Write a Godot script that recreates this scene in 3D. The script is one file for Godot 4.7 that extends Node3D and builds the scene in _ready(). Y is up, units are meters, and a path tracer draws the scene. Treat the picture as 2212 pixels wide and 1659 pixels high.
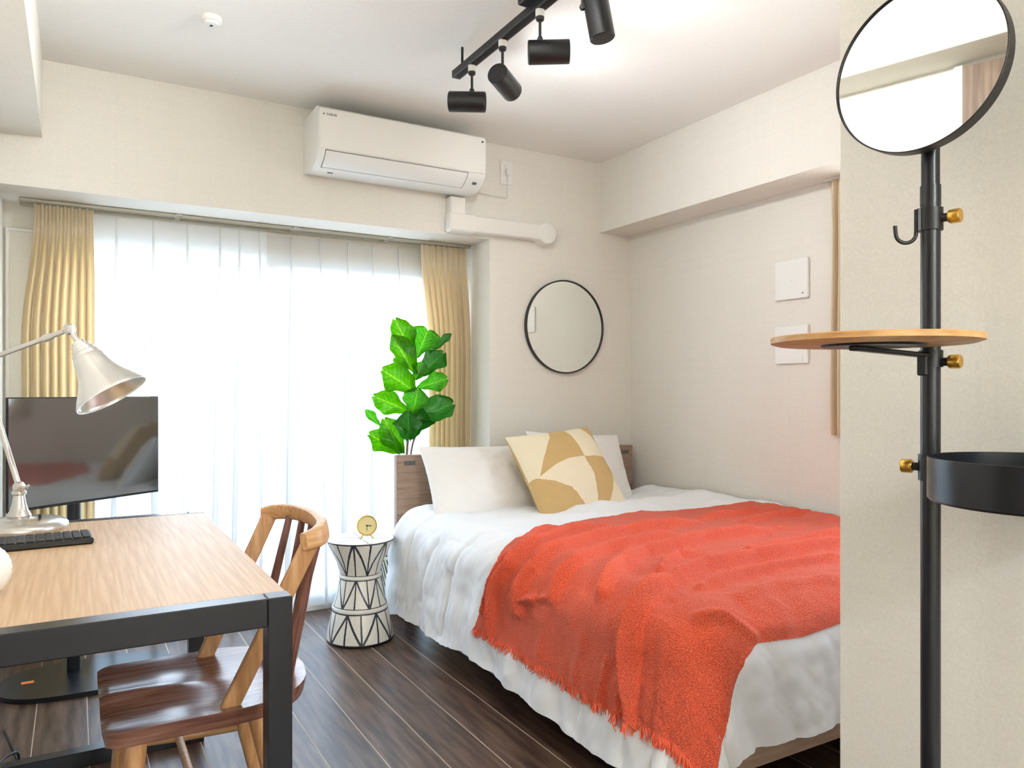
extends Node3D
# A small bright bedroom. y up, metres. x runs along the window wall, z towards the camera.

const TH := 30.08            # the camera is turned this much to the right of the window wall's normal
const FPX := 1628.0
const EYE := 1.11

const X_LEFT := -0.262
const X_RIGHT := 2.796
const X_INNER := 1.25
const Z_BACK := -3.458
const Z_INNER := -0.924
const Z_GLASS := -3.84
const Y_CEIL := 2.40
const Z_END := 4.2
const SKY := 10.0          # strength of the sky
const HALL := 6.6
const SPOT := 0.22          # energy of each track spotlight
const UPLIGHT := 2.4       # energy of the track head turned to the left wall and ceiling, outside the frame
const EXPOSURE := 1.46

var M := {}
var taken := {}


# ------------------------------------------------------------------ mesh builder
class MB:
	var v := PackedVector3Array()
	var n := PackedVector3Array()
	var uv := PackedVector2Array()
	var ix := PackedInt32Array()

	func vert(p: Vector3, nn: Vector3, t := Vector2.ZERO) -> int:
		v.append(p)
		n.append(nn)
		uv.append(t)
		return v.size() - 1

	func tri(a: int, b: int, c: int) -> void:
		var g := (v[b] - v[a]).cross(v[c] - v[a])
		ix.append(a)
		if g.dot(n[a] + n[b] + n[c]) > 0.0:
			ix.append(c)
			ix.append(b)
		else:
			ix.append(b)
			ix.append(c)

	func face(pts: Array, center: Vector3) -> void:
		var m := Vector3.ZERO
		for p: Vector3 in pts:
			m += p
		m /= pts.size()
		var p0: Vector3 = pts[0]
		var p1: Vector3 = pts[1]
		var p2: Vector3 = pts[2]
		var nn := (p1 - p0).cross(p2 - p0).normalized()
		if nn.dot(m - center) < 0.0:
			nn = -nn
		var first := v.size()
		for p: Vector3 in pts:
			var an := nn.abs()
			var t := Vector2(p.x, p.z)
			if an.x > an.y and an.x > an.z:
				t = Vector2(p.z, p.y)
			elif an.z > an.y:
				t = Vector2(p.x, p.y)
			vert(p, nn, t)
		for i in range(1, pts.size() - 1):
			tri(first, first + i, first + i + 1)

	# a box with chamfered edges
	func box(c: Vector3, s: Vector3, bev := 0.0, b := Basis()) -> MB:
		var h := s * 0.5
		var k := minf(bev, minf(h.x, minf(h.y, h.z)) * 0.95)
		var q := func(x: float, y: float, z: float, dx: float, dy: float, dz: float) -> Vector3:
			return c + b * Vector3(x * (h.x - dx), y * (h.y - dy), z * (h.z - dz))
		for sg: float in [-1.0, 1.0]:
			face([q.call(sg, -1, -1, 0, k, k), q.call(sg, 1, -1, 0, k, k), q.call(sg, 1, 1, 0, k, k), q.call(sg, -1, 1, 0, k, k)], c)
			face([q.call(-1, sg, -1, k, 0, k), q.call(1, sg, -1, k, 0, k), q.call(1, sg, 1, k, 0, k), q.call(-1, sg, 1, k, 0, k)], c)
			face([q.call(-1, -1, sg, k, k, 0), q.call(1, -1, sg, k, k, 0), q.call(1, 1, sg, k, k, 0), q.call(-1, 1, sg, k, k, 0)], c)
		if k > 0.0:
			for s1: float in [-1.0, 1.0]:
				for s2: float in [-1.0, 1.0]:
					face([q.call(-1, s1, s2, k, 0, k), q.call(1, s1, s2, k, 0, k), q.call(1, s1, s2, k, k, 0), q.call(-1, s1, s2, k, k, 0)], c)
					face([q.call(s1, -1, s2, 0, k, k), q.call(s1, 1, s2, 0, k, k), q.call(s1, 1, s2, k, k, 0), q.call(s1, -1, s2, k, k, 0)], c)
					face([q.call(s1, s2, -1, 0, k, k), q.call(s1, s2, 1, 0, k, k), q.call(s1, s2, 1, k, 0, k), q.call(s1, s2, -1, k, 0, k)], c)
					for s3: float in [-1.0, 1.0]:
						face([q.call(s1, s2, s3, 0, k, k), q.call(s1, s2, s3, k, 0, k), q.call(s1, s2, s3, k, k, 0)], c)
		return self

	func span(lo: Vector3, hi: Vector3, bev := 0.0) -> MB:
		return box((lo + hi) * 0.5, hi - lo, bev)

	# a beam of rectangular section between two points; w across side, d across the other way
	func bar(a: Vector3, b: Vector3, w: float, d: float, side: Vector3, bev := 0.0) -> MB:
		var y := (b - a).normalized()
		var x := (side - y * side.dot(y)).normalized()
		return box((a + b) * 0.5, Vector3(w, a.distance_to(b), d), bev, Basis(x, y, x.cross(y)))

	func tube(path: Array, rad: Variant, seg := 12, caps := true, closed := false) -> MB:
		var m := path.size()
		var first := v.size()
		var side := Vector3.ZERO
		for i in m:
			var p: Vector3 = path[i]
			var before: Vector3 = path[(i - 1 + m) % m] if closed else path[maxi(i - 1, 0)]
			var after: Vector3 = path[(i + 1) % m] if closed else path[mini(i + 1, m - 1)]
			var d := (after - before).normalized()
			if side == Vector3.ZERO:
				side = d.cross(Vector3(0.31, 0.9, 0.2)).normalized()
			side = (side - d * side.dot(d)).normalized()
			var other := d.cross(side)
			var r: float = rad[i] if rad is Array else rad
			for k in seg + 1:
				var an := TAU * k / seg
				var o := side * cos(an) + other * sin(an)
				vert(p + o * r, o, Vector2(float(k) / seg, float(i) / m))
		var rows := m if closed else m - 1
		for i in rows:
			for k in seg:
				var a := first + i * (seg + 1) + k
				var b := first + ((i + 1) % m) * (seg + 1) + k
				tri(a, a + 1, b)
				tri(b, a + 1, b + 1)
		if caps and not closed:
			for e in [0, m - 1]:
				var p: Vector3 = path[e]
				var q: Vector3 = path[1 if e == 0 else m - 2]
				var d := (p - q).normalized()
				var c := vert(p, d)
				var f := v.size()
				for k in seg + 1:
					vert(v[first + e * (seg + 1) + k], d)
				for k in seg:
					tri(c, f + k, f + k + 1)
		return self

	# a profile of (radius, height) turned about y; normals lie to the right of the way it runs
	func lathe(prof: Array, seg := 32, xf := Transform3D(), rep := 1.0) -> MB:
		var m := prof.size()
		var nn := []
		for i in m - 1:
			var d: Vector2 = prof[i + 1] - prof[i]
			nn.append(Vector2(d.y, -d.x).normalized())
		var run := 0.0
		for i in m - 1:
			var p0: Vector2 = prof[i]
			var p1: Vector2 = prof[i + 1]
			var me: Vector2 = nn[i]
			var n0 := me
			var n1 := me
			if i > 0 and me.dot(nn[i - 1]) > 0.8:
				n0 = (me + nn[i - 1]).normalized()
			if i < m - 2 and me.dot(nn[i + 1]) > 0.8:
				n1 = (me + nn[i + 1]).normalized()
			var first := v.size()
			var len := p0.distance_to(p1)
			for k in seg + 1:
				var an := TAU * k / seg
				var o := Vector3(cos(an), 0, sin(an))
				vert(xf * (o * p0.x + Vector3(0, p0.y, 0)), (xf.basis * (o * n0.x + Vector3(0, n0.y, 0))).normalized(), Vector2(rep * k / seg, p0.y))
				vert(xf * (o * p1.x + Vector3(0, p1.y, 0)), (xf.basis * (o * n1.x + Vector3(0, n1.y, 0))).normalized(), Vector2(rep * k / seg, p1.y))
			run += len
			for k in seg:
				var a := first + k * 2
				if p0.x > 1e-6:
					tri(a, a + 1, a + 2)
				if p1.x > 1e-6:
					tri(a + 1, a + 2, a + 3)
		return self

	# an outline in the local xy plane, pushed along local z by depth
	func prism(poly: PackedVector2Array, depth: float, xf := Transform3D(), smooth := 0.8) -> MB:
		var m := poly.size()
		var sgn := 1.0 if Geometry2D.is_polygon_clockwise(poly) else -1.0
		var nn := []
		for i in m:
			var d := poly[(i + 1) % m] - poly[i]
			nn.append(Vector2(-d.y, d.x).normalized() * sgn)
		for i in m:
			var me: Vector2 = nn[i]
			var pr: Vector2 = nn[(i - 1 + m) % m]
			var nx: Vector2 = nn[(i + 1) % m]
			var n0 := (me + pr).normalized() if me.dot(pr) > smooth else me
			var n1 := (me + nx).normalized() if me.dot(nx) > smooth else me
			var a := poly[i]
			var b := poly[(i + 1) % m]
			var f := v.size()
			vert(xf * Vector3(a.x, a.y, 0), xf.basis * Vector3(n0.x, n0.y, 0), a)
			vert(xf * Vector3(b.x, b.y, 0), xf.basis * Vector3(n1.x, n1.y, 0), b)
			vert(xf * Vector3(a.x, a.y, depth), xf.basis * Vector3(n0.x, n0.y, 0), a)
			vert(xf * Vector3(b.x, b.y, depth), xf.basis * Vector3(n1.x, n1.y, 0), b)
			tri(f, f + 1, f + 2)
			tri(f + 1, f + 2, f + 3)
		var t := Geometry2D.triangulate_polygon(poly)
		for e in 2:
			var f := v.size()
			var zz := depth * e
			for p in poly:
				vert(xf * Vector3(p.x, p.y, zz), xf.basis * Vector3(0, 0, (1.0 if e == 1 else -1.0) * signf(depth)), p)
			for i in range(0, t.size(), 3):
				tri(f + t[i], f + t[i + 1], f + t[i + 2])
		return self

	# rows of points; smooth; flip turns the normals over
	func grid(rows: Array, flip := false, us := 1.0, vs := 1.0, closed := false) -> MB:
		var m := rows.size()
		var w: int = rows[0].size()
		var first := v.size()
		for i in m:
			for j in w:
				var r: PackedVector3Array = rows[i]
				var up: PackedVector3Array = rows[maxi(i - 1, 0)]
				var dn: PackedVector3Array = rows[mini(i + 1, m - 1)]
				var j0 := maxi(j - 1, 0)
				var j1 := mini(j + 1, w - 1)
				if closed:
					j0 = j - 1 if j > 0 else w - 2
					j1 = j + 1 if j < w - 1 else 1
				var nn := (r[j1] - r[j0]).cross(dn[j] - up[j]).normalized()
				vert(r[j], -nn if flip else nn, Vector2(us * j / (w - 1), vs * i / (m - 1)))
		for i in m - 1:
			for j in w - 1:
				var a := first + i * w + j
				var b := a + w
				tri(a, a + 1, b)
				tri(b, a + 1, b + 1)
		return self

	# a cloth of the given thickness: both faces and its four edges
	func sheet(rows: Array, th: float, flip := false, us := 1.0, vs := 1.0) -> MB:
		var first := v.size()
		grid(rows, flip, us, vs)
		var m := rows.size()
		var w: int = rows[0].size()
		var under := []
		for i in m:
			var r := PackedVector3Array()
			for j in w:
				r.append(v[first + i * w + j] - n[first + i * w + j] * th)
			under.append(r)
		grid(under, not flip, us, vs)
		var second := first + m * w
		var rim := []
		for j in w:
			rim.append(j)
		for i in range(1, m):
			rim.append(i * w + w - 1)
		for j in range(w - 2, -1, -1):
			rim.append((m - 1) * w + j)
		for i in range(m - 2, -1, -1):
			rim.append(i * w)
		var mid := (v[first] + v[first + m * w - 1]) * 0.5
		for k in rim.size() - 1:
			var a: Vector3 = v[first + rim[k]]
			var b: Vector3 = v[first + rim[k + 1]]
			var c: Vector3 = v[second + rim[k + 1]]
			var d: Vector3 = v[second + rim[k]]
			face([a, b, c, d], mid)
		return self

	func mesh(origin: Vector3, mat: Material) -> ArrayMesh:
		var a := []
		a.resize(Mesh.ARRAY_MAX)
		var p := PackedVector3Array()
		p.resize(v.size())
		for i in v.size():
			p[i] = v[i] - origin
		a[Mesh.ARRAY_VERTEX] = p
		a[Mesh.ARRAY_NORMAL] = n
		a[Mesh.ARRAY_TEX_UV] = uv
		a[Mesh.ARRAY_INDEX] = ix
		var me := ArrayMesh.new()
		me.add_surface_from_arrays(Mesh.PRIMITIVE_TRIANGLES, a)
		me.surface_set_material(0, mat)
		return me


# ------------------------------------------------------------------ scene helpers
func numbered(called: String) -> String:
	if not taken.has(called):
		taken[called] = 0
		return called
	taken[called] += 1
	return "%s_%03d" % [called, taken[called]]


func thing(called: String, label: String, category: String, at := Vector3.ZERO, group := "") -> Node3D:
	var o := Node3D.new()
	o.name = numbered(called)
	add_child(o)
	o.position = at
	o.set_meta("label", label)
	o.set_meta("category", category)
	if group:
		o.set_meta("group", group)
	return o


func base_of(parent: Node3D) -> Vector3:
	var p := Vector3.ZERO
	var k: Node = parent
	while k != self and k is Node3D:
		p += k.position
		k = k.get_parent()
	return p


# commits a mesh built in world coordinates under its parent
func put(mb: MB, called: String, mat: Material, parent: Node3D = null) -> MeshInstance3D:
	var o := MeshInstance3D.new()
	var root: Node3D = parent if parent else self
	o.name = numbered(called) if root == self else called
	var at := Vector3.ZERO
	if root == self:
		at = (mb.v[0] if mb.v.size() else Vector3.ZERO)
		var lo := at
		var hi := at
		for p in mb.v:
			lo = lo.min(p)
			hi = hi.max(p)
		at = Vector3((lo.x + hi.x) * 0.5, lo.y, (lo.z + hi.z) * 0.5)
		o.position = at
	else:
		at = base_of(root)
	o.mesh = mb.mesh(at, mat)
	root.add_child(o, true)
	return o


func tag(o: Node, label: String, category: String, group := "") -> Node:
	o.set_meta("label", label)
	o.set_meta("category", category)
	if group:
		o.set_meta("group", group)
	return o


func struct(mb: MB, called: String, mat: Material) -> MeshInstance3D:
	var o := put(mb, called, mat)
	o.set_meta("kind", "structure")
	return o


func aim(from: Vector3, dir: Vector3) -> Transform3D:
	# local y points along dir
	var y := dir.normalized()
	var x := y.cross(Vector3(0.13, 0.2, 0.97)).normalized()
	if absf(y.z) > 0.9:
		x = y.cross(Vector3.UP).normalized()
	return Transform3D(Basis(x, y, x.cross(y)), from)


func arc(c: Vector3, a: Vector3, b: Vector3, r: float, from: float, to: float, steps: int) -> Array:
	var out := []
	for i in steps + 1:
		var t := lerpf(from, to, float(i) / steps)
		out.append(c + (a * cos(t) + b * sin(t)) * r)
	return out


func smooth_path(pts: Array, steps := 6) -> Array:
	var c := Curve3D.new()
	for i in pts.size():
		var before: Vector3 = pts[maxi(i - 1, 0)]
		var after: Vector3 = pts[mini(i + 1, pts.size() - 1)]
		var d := (after - before) / 6.0
		c.add_point(pts[i], -d, d)
	var out := []
	for i in pts.size() - 1:
		for k in steps:
			out.append(c.sample(i, float(k) / steps))
	out.append(pts[pts.size() - 1])
	return out


func rounded_rect(w: float, h: float, r: float, steps := 5) -> PackedVector2Array:
	var out := PackedVector2Array()
	for q in 4:
		var cx := (w * 0.5 - r) * (1 if q in [0, 3] else -1)
		var cy := (h * 0.5 - r) * (1 if q in [0, 1] else -1)
		for k in steps + 1:
			var an := PI * 0.5 * (q + float(k) / steps)
			out.append(Vector2(cx + r * cos(an), cy + r * sin(an)))
	return out


# ------------------------------------------------------------------ materials
func mat(called: String, c: Color, rough := 0.6, metal := 0.0) -> StandardMaterial3D:
	var m := StandardMaterial3D.new()
	m.resource_name = called
	m.albedo_color = c
	m.roughness = rough
	m.metallic = metal
	M[called] = m
	return m


func noise_tex(freq: float, kind: int, seed_: int, ramp: Array, size := 512, octaves := 4) -> NoiseTexture2D:
	var f := FastNoiseLite.new()
	f.noise_type = kind
	f.frequency = freq
	f.seed = seed_
	f.fractal_octaves = octaves
	var t := NoiseTexture2D.new()
	t.width = size
	t.height = size
	t.seamless = true
	t.noise = f
	if ramp:
		var g := Gradient.new()
		var offs := PackedFloat32Array()
		var cols := PackedColorArray()
		for r: Array in ramp:
			offs.append(r[0])
			cols.append(r[1])
		g.offsets = offs
		g.colors = cols
		t.color_ramp = g
	return t


func tri_map(m: StandardMaterial3D, scale: Vector3, world := false) -> StandardMaterial3D:
	m.uv1_triplanar = true
	m.uv1_world_triplanar = world
	m.uv1_scale = scale
	m.uv1_triplanar_sharpness = 6.0
	return m


func wood(called: String, ramp: Array, scale: Vector3, rough: float, seed_: int, freq := 0.012) -> StandardMaterial3D:
	var m := mat(called, Color.WHITE, rough)
	m.albedo_texture = noise_tex(freq, FastNoiseLite.TYPE_SIMPLEX_SMOOTH, seed_, ramp, 512, 5)
	tri_map(m, scale)
	return m


func relief(m: StandardMaterial3D, t: Texture2D, cm: float) -> void:
	m.heightmap_enabled = true
	m.heightmap_texture = t
	m.heightmap_scale = cm


func weave_image() -> ImageTexture:
	# cloth-like wallpaper: uneven threads crossing
	var s := 512
	var rng := RandomNumberGenerator.new()
	rng.seed = 11
	var f := FastNoiseLite.new()
	f.seed = 5
	f.frequency = 0.02
	var im := Image.create(s, s, false, Image.FORMAT_L8)
	var hr := []
	var vr := []
	for i in s:
		hr.append(rng.randf())
		vr.append(rng.randf())
	for y in s:
		for x in s:
			var hx: float = hr[(y + int(f.get_noise_2d(x * 1.5, y * 3.0) * 24.0) + s) % s]
			var vy: float = vr[(x + int(f.get_noise_2d(x * 3.0, y * 1.5) * 24.0) + s) % s]
			var k := 0.945 + 0.022 * hx + 0.022 * vy + 0.02 * f.get_noise_2d(x * 6.0, y * 6.0)
			im.set_pixel(x, y, Color(k, k, k))
	return ImageTexture.create_from_image(im)


func leaf_image() -> ImageTexture:
	var s := 256
	var im := Image.create(s, s, false, Image.FORMAT_RGB8)
	var f := FastNoiseLite.new()
	f.seed = 3
	f.frequency = 0.02
	for y in s:
		for x in s:
			var u := (x + 0.5) / s * 2.0 - 1.0
			var w := (y + 0.5) / s
			var vein := maxf(0.0, 1.0 - absf(u) / 0.05)
			var k := fposmod((w - absf(u) * 0.35) * 8.0, 1.0)
			var side := maxf(0.0, 1.0 - absf(k - 0.5) / 0.13) * (1.0 - absf(u) * 0.55)
			var c := Color(0.20, 0.53, 0.13).lerp(Color(0.34, 0.65, 0.13), 0.5 + 0.8 * f.get_noise_2d(x, y))
			c = c.lerp(Color(0.62, 0.80, 0.36), clampf(vein + 0.55 * side, 0.0, 1.0))
			im.set_pixel(x, y, c)
	return ImageTexture.create_from_image(im)


func cushion_image() -> ImageTexture:
	# leaf-shaped quarters in cream and tan, printed on the cover
	var s := 512
	var im := Image.create(s, s, false, Image.FORMAT_RGB8)
	var f := FastNoiseLite.new()
	f.seed = 8
	f.frequency = 0.3
	var cream := Color(0.945, 0.895, 0.77)
	var tan_ := Color(0.815, 0.685, 0.46)
	var shapes := [
		[0.478, -0.05, 0.40, 0.11, 0.309, 0.212, 0.176, 0.39, 0.079, 0.553, 0.271, 0.471, 0.463, 0.426, 0.653, 0.427, 0.661, 0.248, 0.628, -0.05],
		[0.80, -0.05, 0.835, 0.012, 0.902, 0.11, 0.954, 0.206, 0.99, 0.346, 1.1, 0.36, 1.1, -0.1],
		[0.653, 0.427, 0.811, 0.436, 0.977, 0.443, 0.985, 0.548, 0.968, 0.647, 0.852, 0.823, 0.692, 1.05, 0.585, 1.05, 0.64, 0.82, 0.667, 0.608],
		[0.04, 0.555, 0.192, 0.645, 0.342, 0.752, 0.432, 0.906, 0.50, 1.05, -0.1, 1.1, -0.1, 0.555]]
	var polys := []
	for p: Array in shapes:
		var l := PackedVector2Array()
		for k in range(0, p.size(), 2):
			l.append(Vector2(p[k], p[k + 1]))
		polys.append(l)
	for y in s:
		for x in s:
			var q := Vector2((x + 0.5) / s, (y + 0.5) / s)
			var c := cream
			for l: PackedVector2Array in polys:
				if Geometry2D.is_point_in_polygon(q, l):
					c = tan_
			c = c * (1.0 + 0.05 * f.get_noise_2d(x, y * 3.0) + 0.05 * f.get_noise_2d(x * 3.0, y))
			im.set_pixel(x, y, c)
	return ImageTexture.create_from_image(im)


func seg_dist(p: Vector2, a: Vector2, b: Vector2) -> float:
	var d := b - a
	var t := clampf((p - a).dot(d) / d.length_squared(), 0.0, 1.0)
	return p.distance_to(a + d * t)


func stool_image() -> ImageTexture:
	# dark inlaid lines on off-white; u once round the stool, v its height from 0 to 0.45 m
	var w := 1024
	var h := 512
	var im := Image.create(w, h, false, Image.FORMAT_RGB8)
	var f := FastNoiseLite.new()
	f.seed = 21
	f.frequency = 0.05
	for y in h:
		for x in w:
			var t := 0.02 * f.get_noise_2d(x, y)
			im.set_pixel(x, y, Color(0.90 + t, 0.885 + t, 0.84 + t))
	var bands := [[0.008, 0.137, 6, 1], [0.157, 0.277, 6, 0], [0.295, 0.443, 6, 0]]
	for b: Array in bands:
		var y0: float = b[0] / 0.45 * h
		var y1: float = b[1] / 0.45 * h
		var nn: int = b[2]
		var up: int = b[3]
		var lines := []
		for k in nn:
			var x0 := float(k) / nn * w + (20.0 if up else 60.0)
			var dx := float(w) / nn
			var yt := y0 if up else y1
			var yb := y1 if up else y0
			# the point of each triangle, with a middle line
			lines.append([Vector2(x0, yt), Vector2(x0 + dx * 0.46, yb)])
			lines.append([Vector2(x0 + dx * 0.46, yb), Vector2(x0 + dx * 0.96, yt)])
			lines.append([Vector2(x0 + dx * 0.46, yb), Vector2(x0 + dx * 0.49, yt)])
			lines.append([Vector2(x0 + dx * 0.98, yt), Vector2(x0 + dx * 1.0, yb)])
		lines.append([Vector2(-10, y0), Vector2(w + 10, y0)])
		lines.append([Vector2(-10, y1), Vector2(w + 10, y1)])
		for l: Array in lines:
			var a: Vector2 = l[0]
			var c: Vector2 = l[1]
			var steps := int(a.distance_to(c))
			for i in steps + 1:
				var p := a.lerp(c, float(i) / maxi(steps, 1))
				for ox in range(-4, 5):
					for oy in range(-3, 4):
						var qx := posmod(int(p.x) + ox, w)
						var qy := clampi(int(p.y) + oy, 0, h - 1)
						im.set_pixel(qx, qy, Color(0.19, 0.20, 0.25))
	return ImageTexture.create_from_image(im)


func materials() -> void:
	var weave := weave_image()
	var wall := mat("wallpaper", Color(0.945, 0.925, 0.882), 0.92)
	wall.albedo_texture = weave
	tri_map(wall, Vector3.ONE * 1.9, true)
	relief(wall, weave, 0.03)
	var ceil := mat("ceiling_paper", Color(0.965, 0.955, 0.93), 0.95)
	ceil.albedo_texture = noise_tex(0.03, FastNoiseLite.TYPE_SIMPLEX, 4, [[0.0, Color(0.985, 0.985, 0.985)], [1.0, Color.WHITE]], 256)
	tri_map(ceil, Vector3.ONE * 5.0, true)
	mat("white_trim", Color(0.93, 0.925, 0.90), 0.45)
	mat("plastic_white", Color(0.93, 0.925, 0.905), 0.38)
	mat("plastic_panel", Color(0.915, 0.905, 0.875), 0.42)
	mat("plastic_grey", Color(0.35, 0.36, 0.37), 0.5)
	mat("black_metal", Color(0.085, 0.085, 0.09), 0.42)
	mat("charcoal_metal", Color(0.095, 0.105, 0.125), 0.30)
	mat("black_plastic", Color(0.03, 0.03, 0.035), 0.4)
	mat("slot_black", Color(0.05, 0.05, 0.05), 0.7)
	mat("brass", Color(0.86, 0.68, 0.32), 0.28, 0.9)
	mat("brass_face", Color(0.89, 0.82, 0.58), 0.5)
	mat("nickel", Color(0.80, 0.78, 0.75), 0.27, 0.85)
	mat("shade_nickel", Color(0.86, 0.845, 0.82), 0.28, 0.85)
	mat("chrome_rail", Color(0.70, 0.68, 0.62), 0.35, 0.6)
	mat("mirror_glass", Color(0.93, 0.94, 0.92), 0.02, 1.0)
	mat("bulb_glass", Color(0.95, 0.94, 0.9), 0.3)
	mat("lens", Color(0.80, 0.79, 0.76), 0.35)
	mat("orange_label", Color(0.95, 0.56, 0.25), 0.7)
	mat("yellow_plastic", Color(0.88, 0.80, 0.10), 0.5)
	mat("cable_white", Color(0.88, 0.87, 0.84), 0.5)
	mat("ceramic", Color(0.90, 0.885, 0.85), 0.5)
	mat("floor_joint", Color(0.80, 0.73, 0.64), 0.6)
	mat("screen", Color(0.48, 0.475, 0.47), 0.06, 0.75)
	var pane := mat("pane", Color(0.95, 0.98, 1.0, 0.06), 0.02)
	pane.transparency = BaseMaterial3D.TRANSPARENCY_ALPHA
	var blue := mat("railing_glass", Color(0.62, 0.78, 0.86, 0.75), 0.5)
	blue.transparency = BaseMaterial3D.TRANSPARENCY_ALPHA
	mat("aluminium", Color(0.80, 0.81, 0.81), 0.4, 0.5)
	mat("concrete", Color(0.72, 0.72, 0.70), 0.9)
	# woods; the grain runs along the axis of the small scale number
	for k in 4:
		var t: float = [-0.03, 0.0, -0.055, -0.015][k]
		var r := [[0.0, Color(0.205 + t, 0.145 + t, 0.115 + t)], [0.35, Color(0.315 + t, 0.235 + t, 0.19 + t)], [0.55, Color(0.375 + t, 0.29 + t, 0.235 + t)], [0.8, Color(0.425 + t, 0.335 + t, 0.28 + t)], [1.0, Color(0.49 + t, 0.40 + t, 0.335 + t)]]
		var w := wood("plank_%d" % k, r, Vector3(5.5, 5.5, 0.50), 0.36, 40 + k, 0.011)
		w.metallic_specular = 0.5
	wood("desk_oak", [[0.0, Color(0.735, 0.595, 0.45)], [0.5, Color(0.79, 0.66, 0.515)], [1.0, Color(0.845, 0.725, 0.585)]], Vector3(13.0, 13.0, 0.55), 0.45, 51).metallic_specular = 0.40
	wood("oak_x", [[0.0, Color(0.70, 0.51, 0.33)], [0.5, Color(0.79, 0.61, 0.42)], [1.0, Color(0.86, 0.70, 0.51)]], Vector3(1.2, 9.0, 9.0), 0.42, 52)
	wood("oak_y", [[0.0, Color(0.68, 0.49, 0.31)], [0.5, Color(0.77, 0.58, 0.39)], [1.0, Color(0.85, 0.68, 0.49)]], Vector3(9.0, 1.2, 9.0), 0.42, 53)
	wood("walnut_x", [[0.0, Color(0.36, 0.22, 0.175)], [0.5, Color(0.50, 0.335, 0.275)], [1.0, Color(0.60, 0.44, 0.375)]], Vector3(0.7, 7.0, 7.0), 0.24, 54).metallic_specular = 0.65
	wood("walnut_y", [[0.0, Color(0.33, 0.20, 0.16)], [0.5, Color(0.45, 0.29, 0.24)], [1.0, Color(0.54, 0.38, 0.32)]], Vector3(7.0, 0.7, 7.0), 0.33, 55)
	wood("bed_wood", [[0.0, Color(0.56, 0.45, 0.375)], [0.45, Color(0.625, 0.515, 0.435)], [1.0, Color(0.69, 0.59, 0.51)]], Vector3(0.5, 8.0, 8.0), 0.5, 56)
	wood("door_wood", [[0.0, Color(0.40, 0.31, 0.25)], [0.5, Color(0.52, 0.42, 0.34)], [1.0, Color(0.63, 0.53, 0.44)]], Vector3(8.0, 0.4, 8.0), 0.5, 57)
	wood("birch", [[0.0, Color(0.74, 0.54, 0.32)], [0.5, Color(0.83, 0.64, 0.41)], [1.0, Color(0.89, 0.73, 0.52)]], Vector3(3.0, 10.0, 3.0), 0.45, 58)
	# cloth
	var fine := noise_tex(0.25, FastNoiseLite.TYPE_SIMPLEX, 71, [], 512, 2)
	var cotton := mat("cotton", Color(0.955, 0.96, 0.965), 0.9)
	cotton.rim_enabled = true
	cotton.rim = 0.15
	var pil := mat("pillow_cotton", Color(0.94, 0.93, 0.91), 0.9)
	pil.rim_enabled = true
	pil.rim = 0.1
	var thr := mat("coral_wool", Color.WHITE, 0.95)
	thr.albedo_texture = noise_tex(0.06, FastNoiseLite.TYPE_SIMPLEX, 72, [[0.0, Color(0.75, 0.19, 0.09)], [0.35, Color(0.915, 0.325, 0.19)], [0.6, Color(0.965, 0.405, 0.265)], [1.0, Color(1.0, 0.57, 0.43)]], 1024, 3)
	tri_map(thr, Vector3.ONE * 3.2)
	relief(thr, noise_tex(0.06, FastNoiseLite.TYPE_SIMPLEX, 73, [], 1024, 3), 0.35)
	thr.rim_enabled = true
	thr.rim = 0.35
	mat("coral_fringe", Color(0.965, 0.43, 0.30), 0.95)
	var drape := mat("beige_drape", Color(0.995, 0.955, 0.87), 0.9)
	drape.albedo_texture = noise_tex(0.3, FastNoiseLite.TYPE_SIMPLEX, 74, [[0.0, Color(0.94, 0.94, 0.94)], [1.0, Color.WHITE]], 256, 2)
	tri_map(drape, Vector3(14, 3, 14))
	drape.backlight_enabled = true
	drape.backlight = Color(1.0, 0.985, 0.95)
	var sheer := mat("sheer", Color(0.985, 0.985, 0.98, 0.74), 0.95)
	sheer.transparency = BaseMaterial3D.TRANSPARENCY_ALPHA
	sheer.backlight_enabled = true
	sheer.backlight = Color(1, 1, 1)
	var cush := mat("cushion_cover", Color.WHITE, 0.9)
	cush.albedo_texture = cushion_image()
	mat("cushion_back", Color(0.80, 0.66, 0.42), 0.9)
	# young leaves are yellower, old ones bluer
	for k in 3:
		var leaf := mat("leaf_%d" % k, [Color(1, 1, 1), Color(1.0, 0.98, 0.55), Color(0.62, 0.80, 0.85)][k], 0.32)
		leaf.albedo_texture = leaf_image()
		leaf.backlight_enabled = true
		leaf.backlight = [Color(0.85, 1.0, 0.45), Color(1.0, 1.0, 0.45), Color(0.45, 0.55, 0.35)][k]
	mat("stem", Color(0.50, 0.43, 0.36), 0.8)
	mat("soil", Color(0.16, 0.12, 0.09), 0.95)
	mat("pot_white", Color(0.90, 0.89, 0.83), 0.6)
	mat("pot_line", Color(0.25, 0.26, 0.20), 0.7)
	var glow := mat("lamp_glow", Color(0.95, 0.94, 0.92), 0.5)
	glow.emission_enabled = true
	glow.emission = Color(1.0, 0.95, 0.88)
	glow.emission_energy_multiplier = 1.5
	var lg := mat("lens_glow", Color(0.90, 0.89, 0.86), 0.4)
	lg.emission_enabled = true
	lg.emission = Color(1.0, 0.96, 0.90)
	lg.emission_energy_multiplier = 0.9
	var st := mat("stool_inlay", Color.WHITE, 0.35)
	st.albedo_texture = stool_image()
	st.uv1_scale = Vector3(1.0, 1.0 / 0.45, 1.0)


# ------------------------------------------------------------------ the bed's cloth
const BX := 2.775
const BZ := -3.36
const A0 := 1.365
const B0 := 1.89
const RR := 0.13

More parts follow.
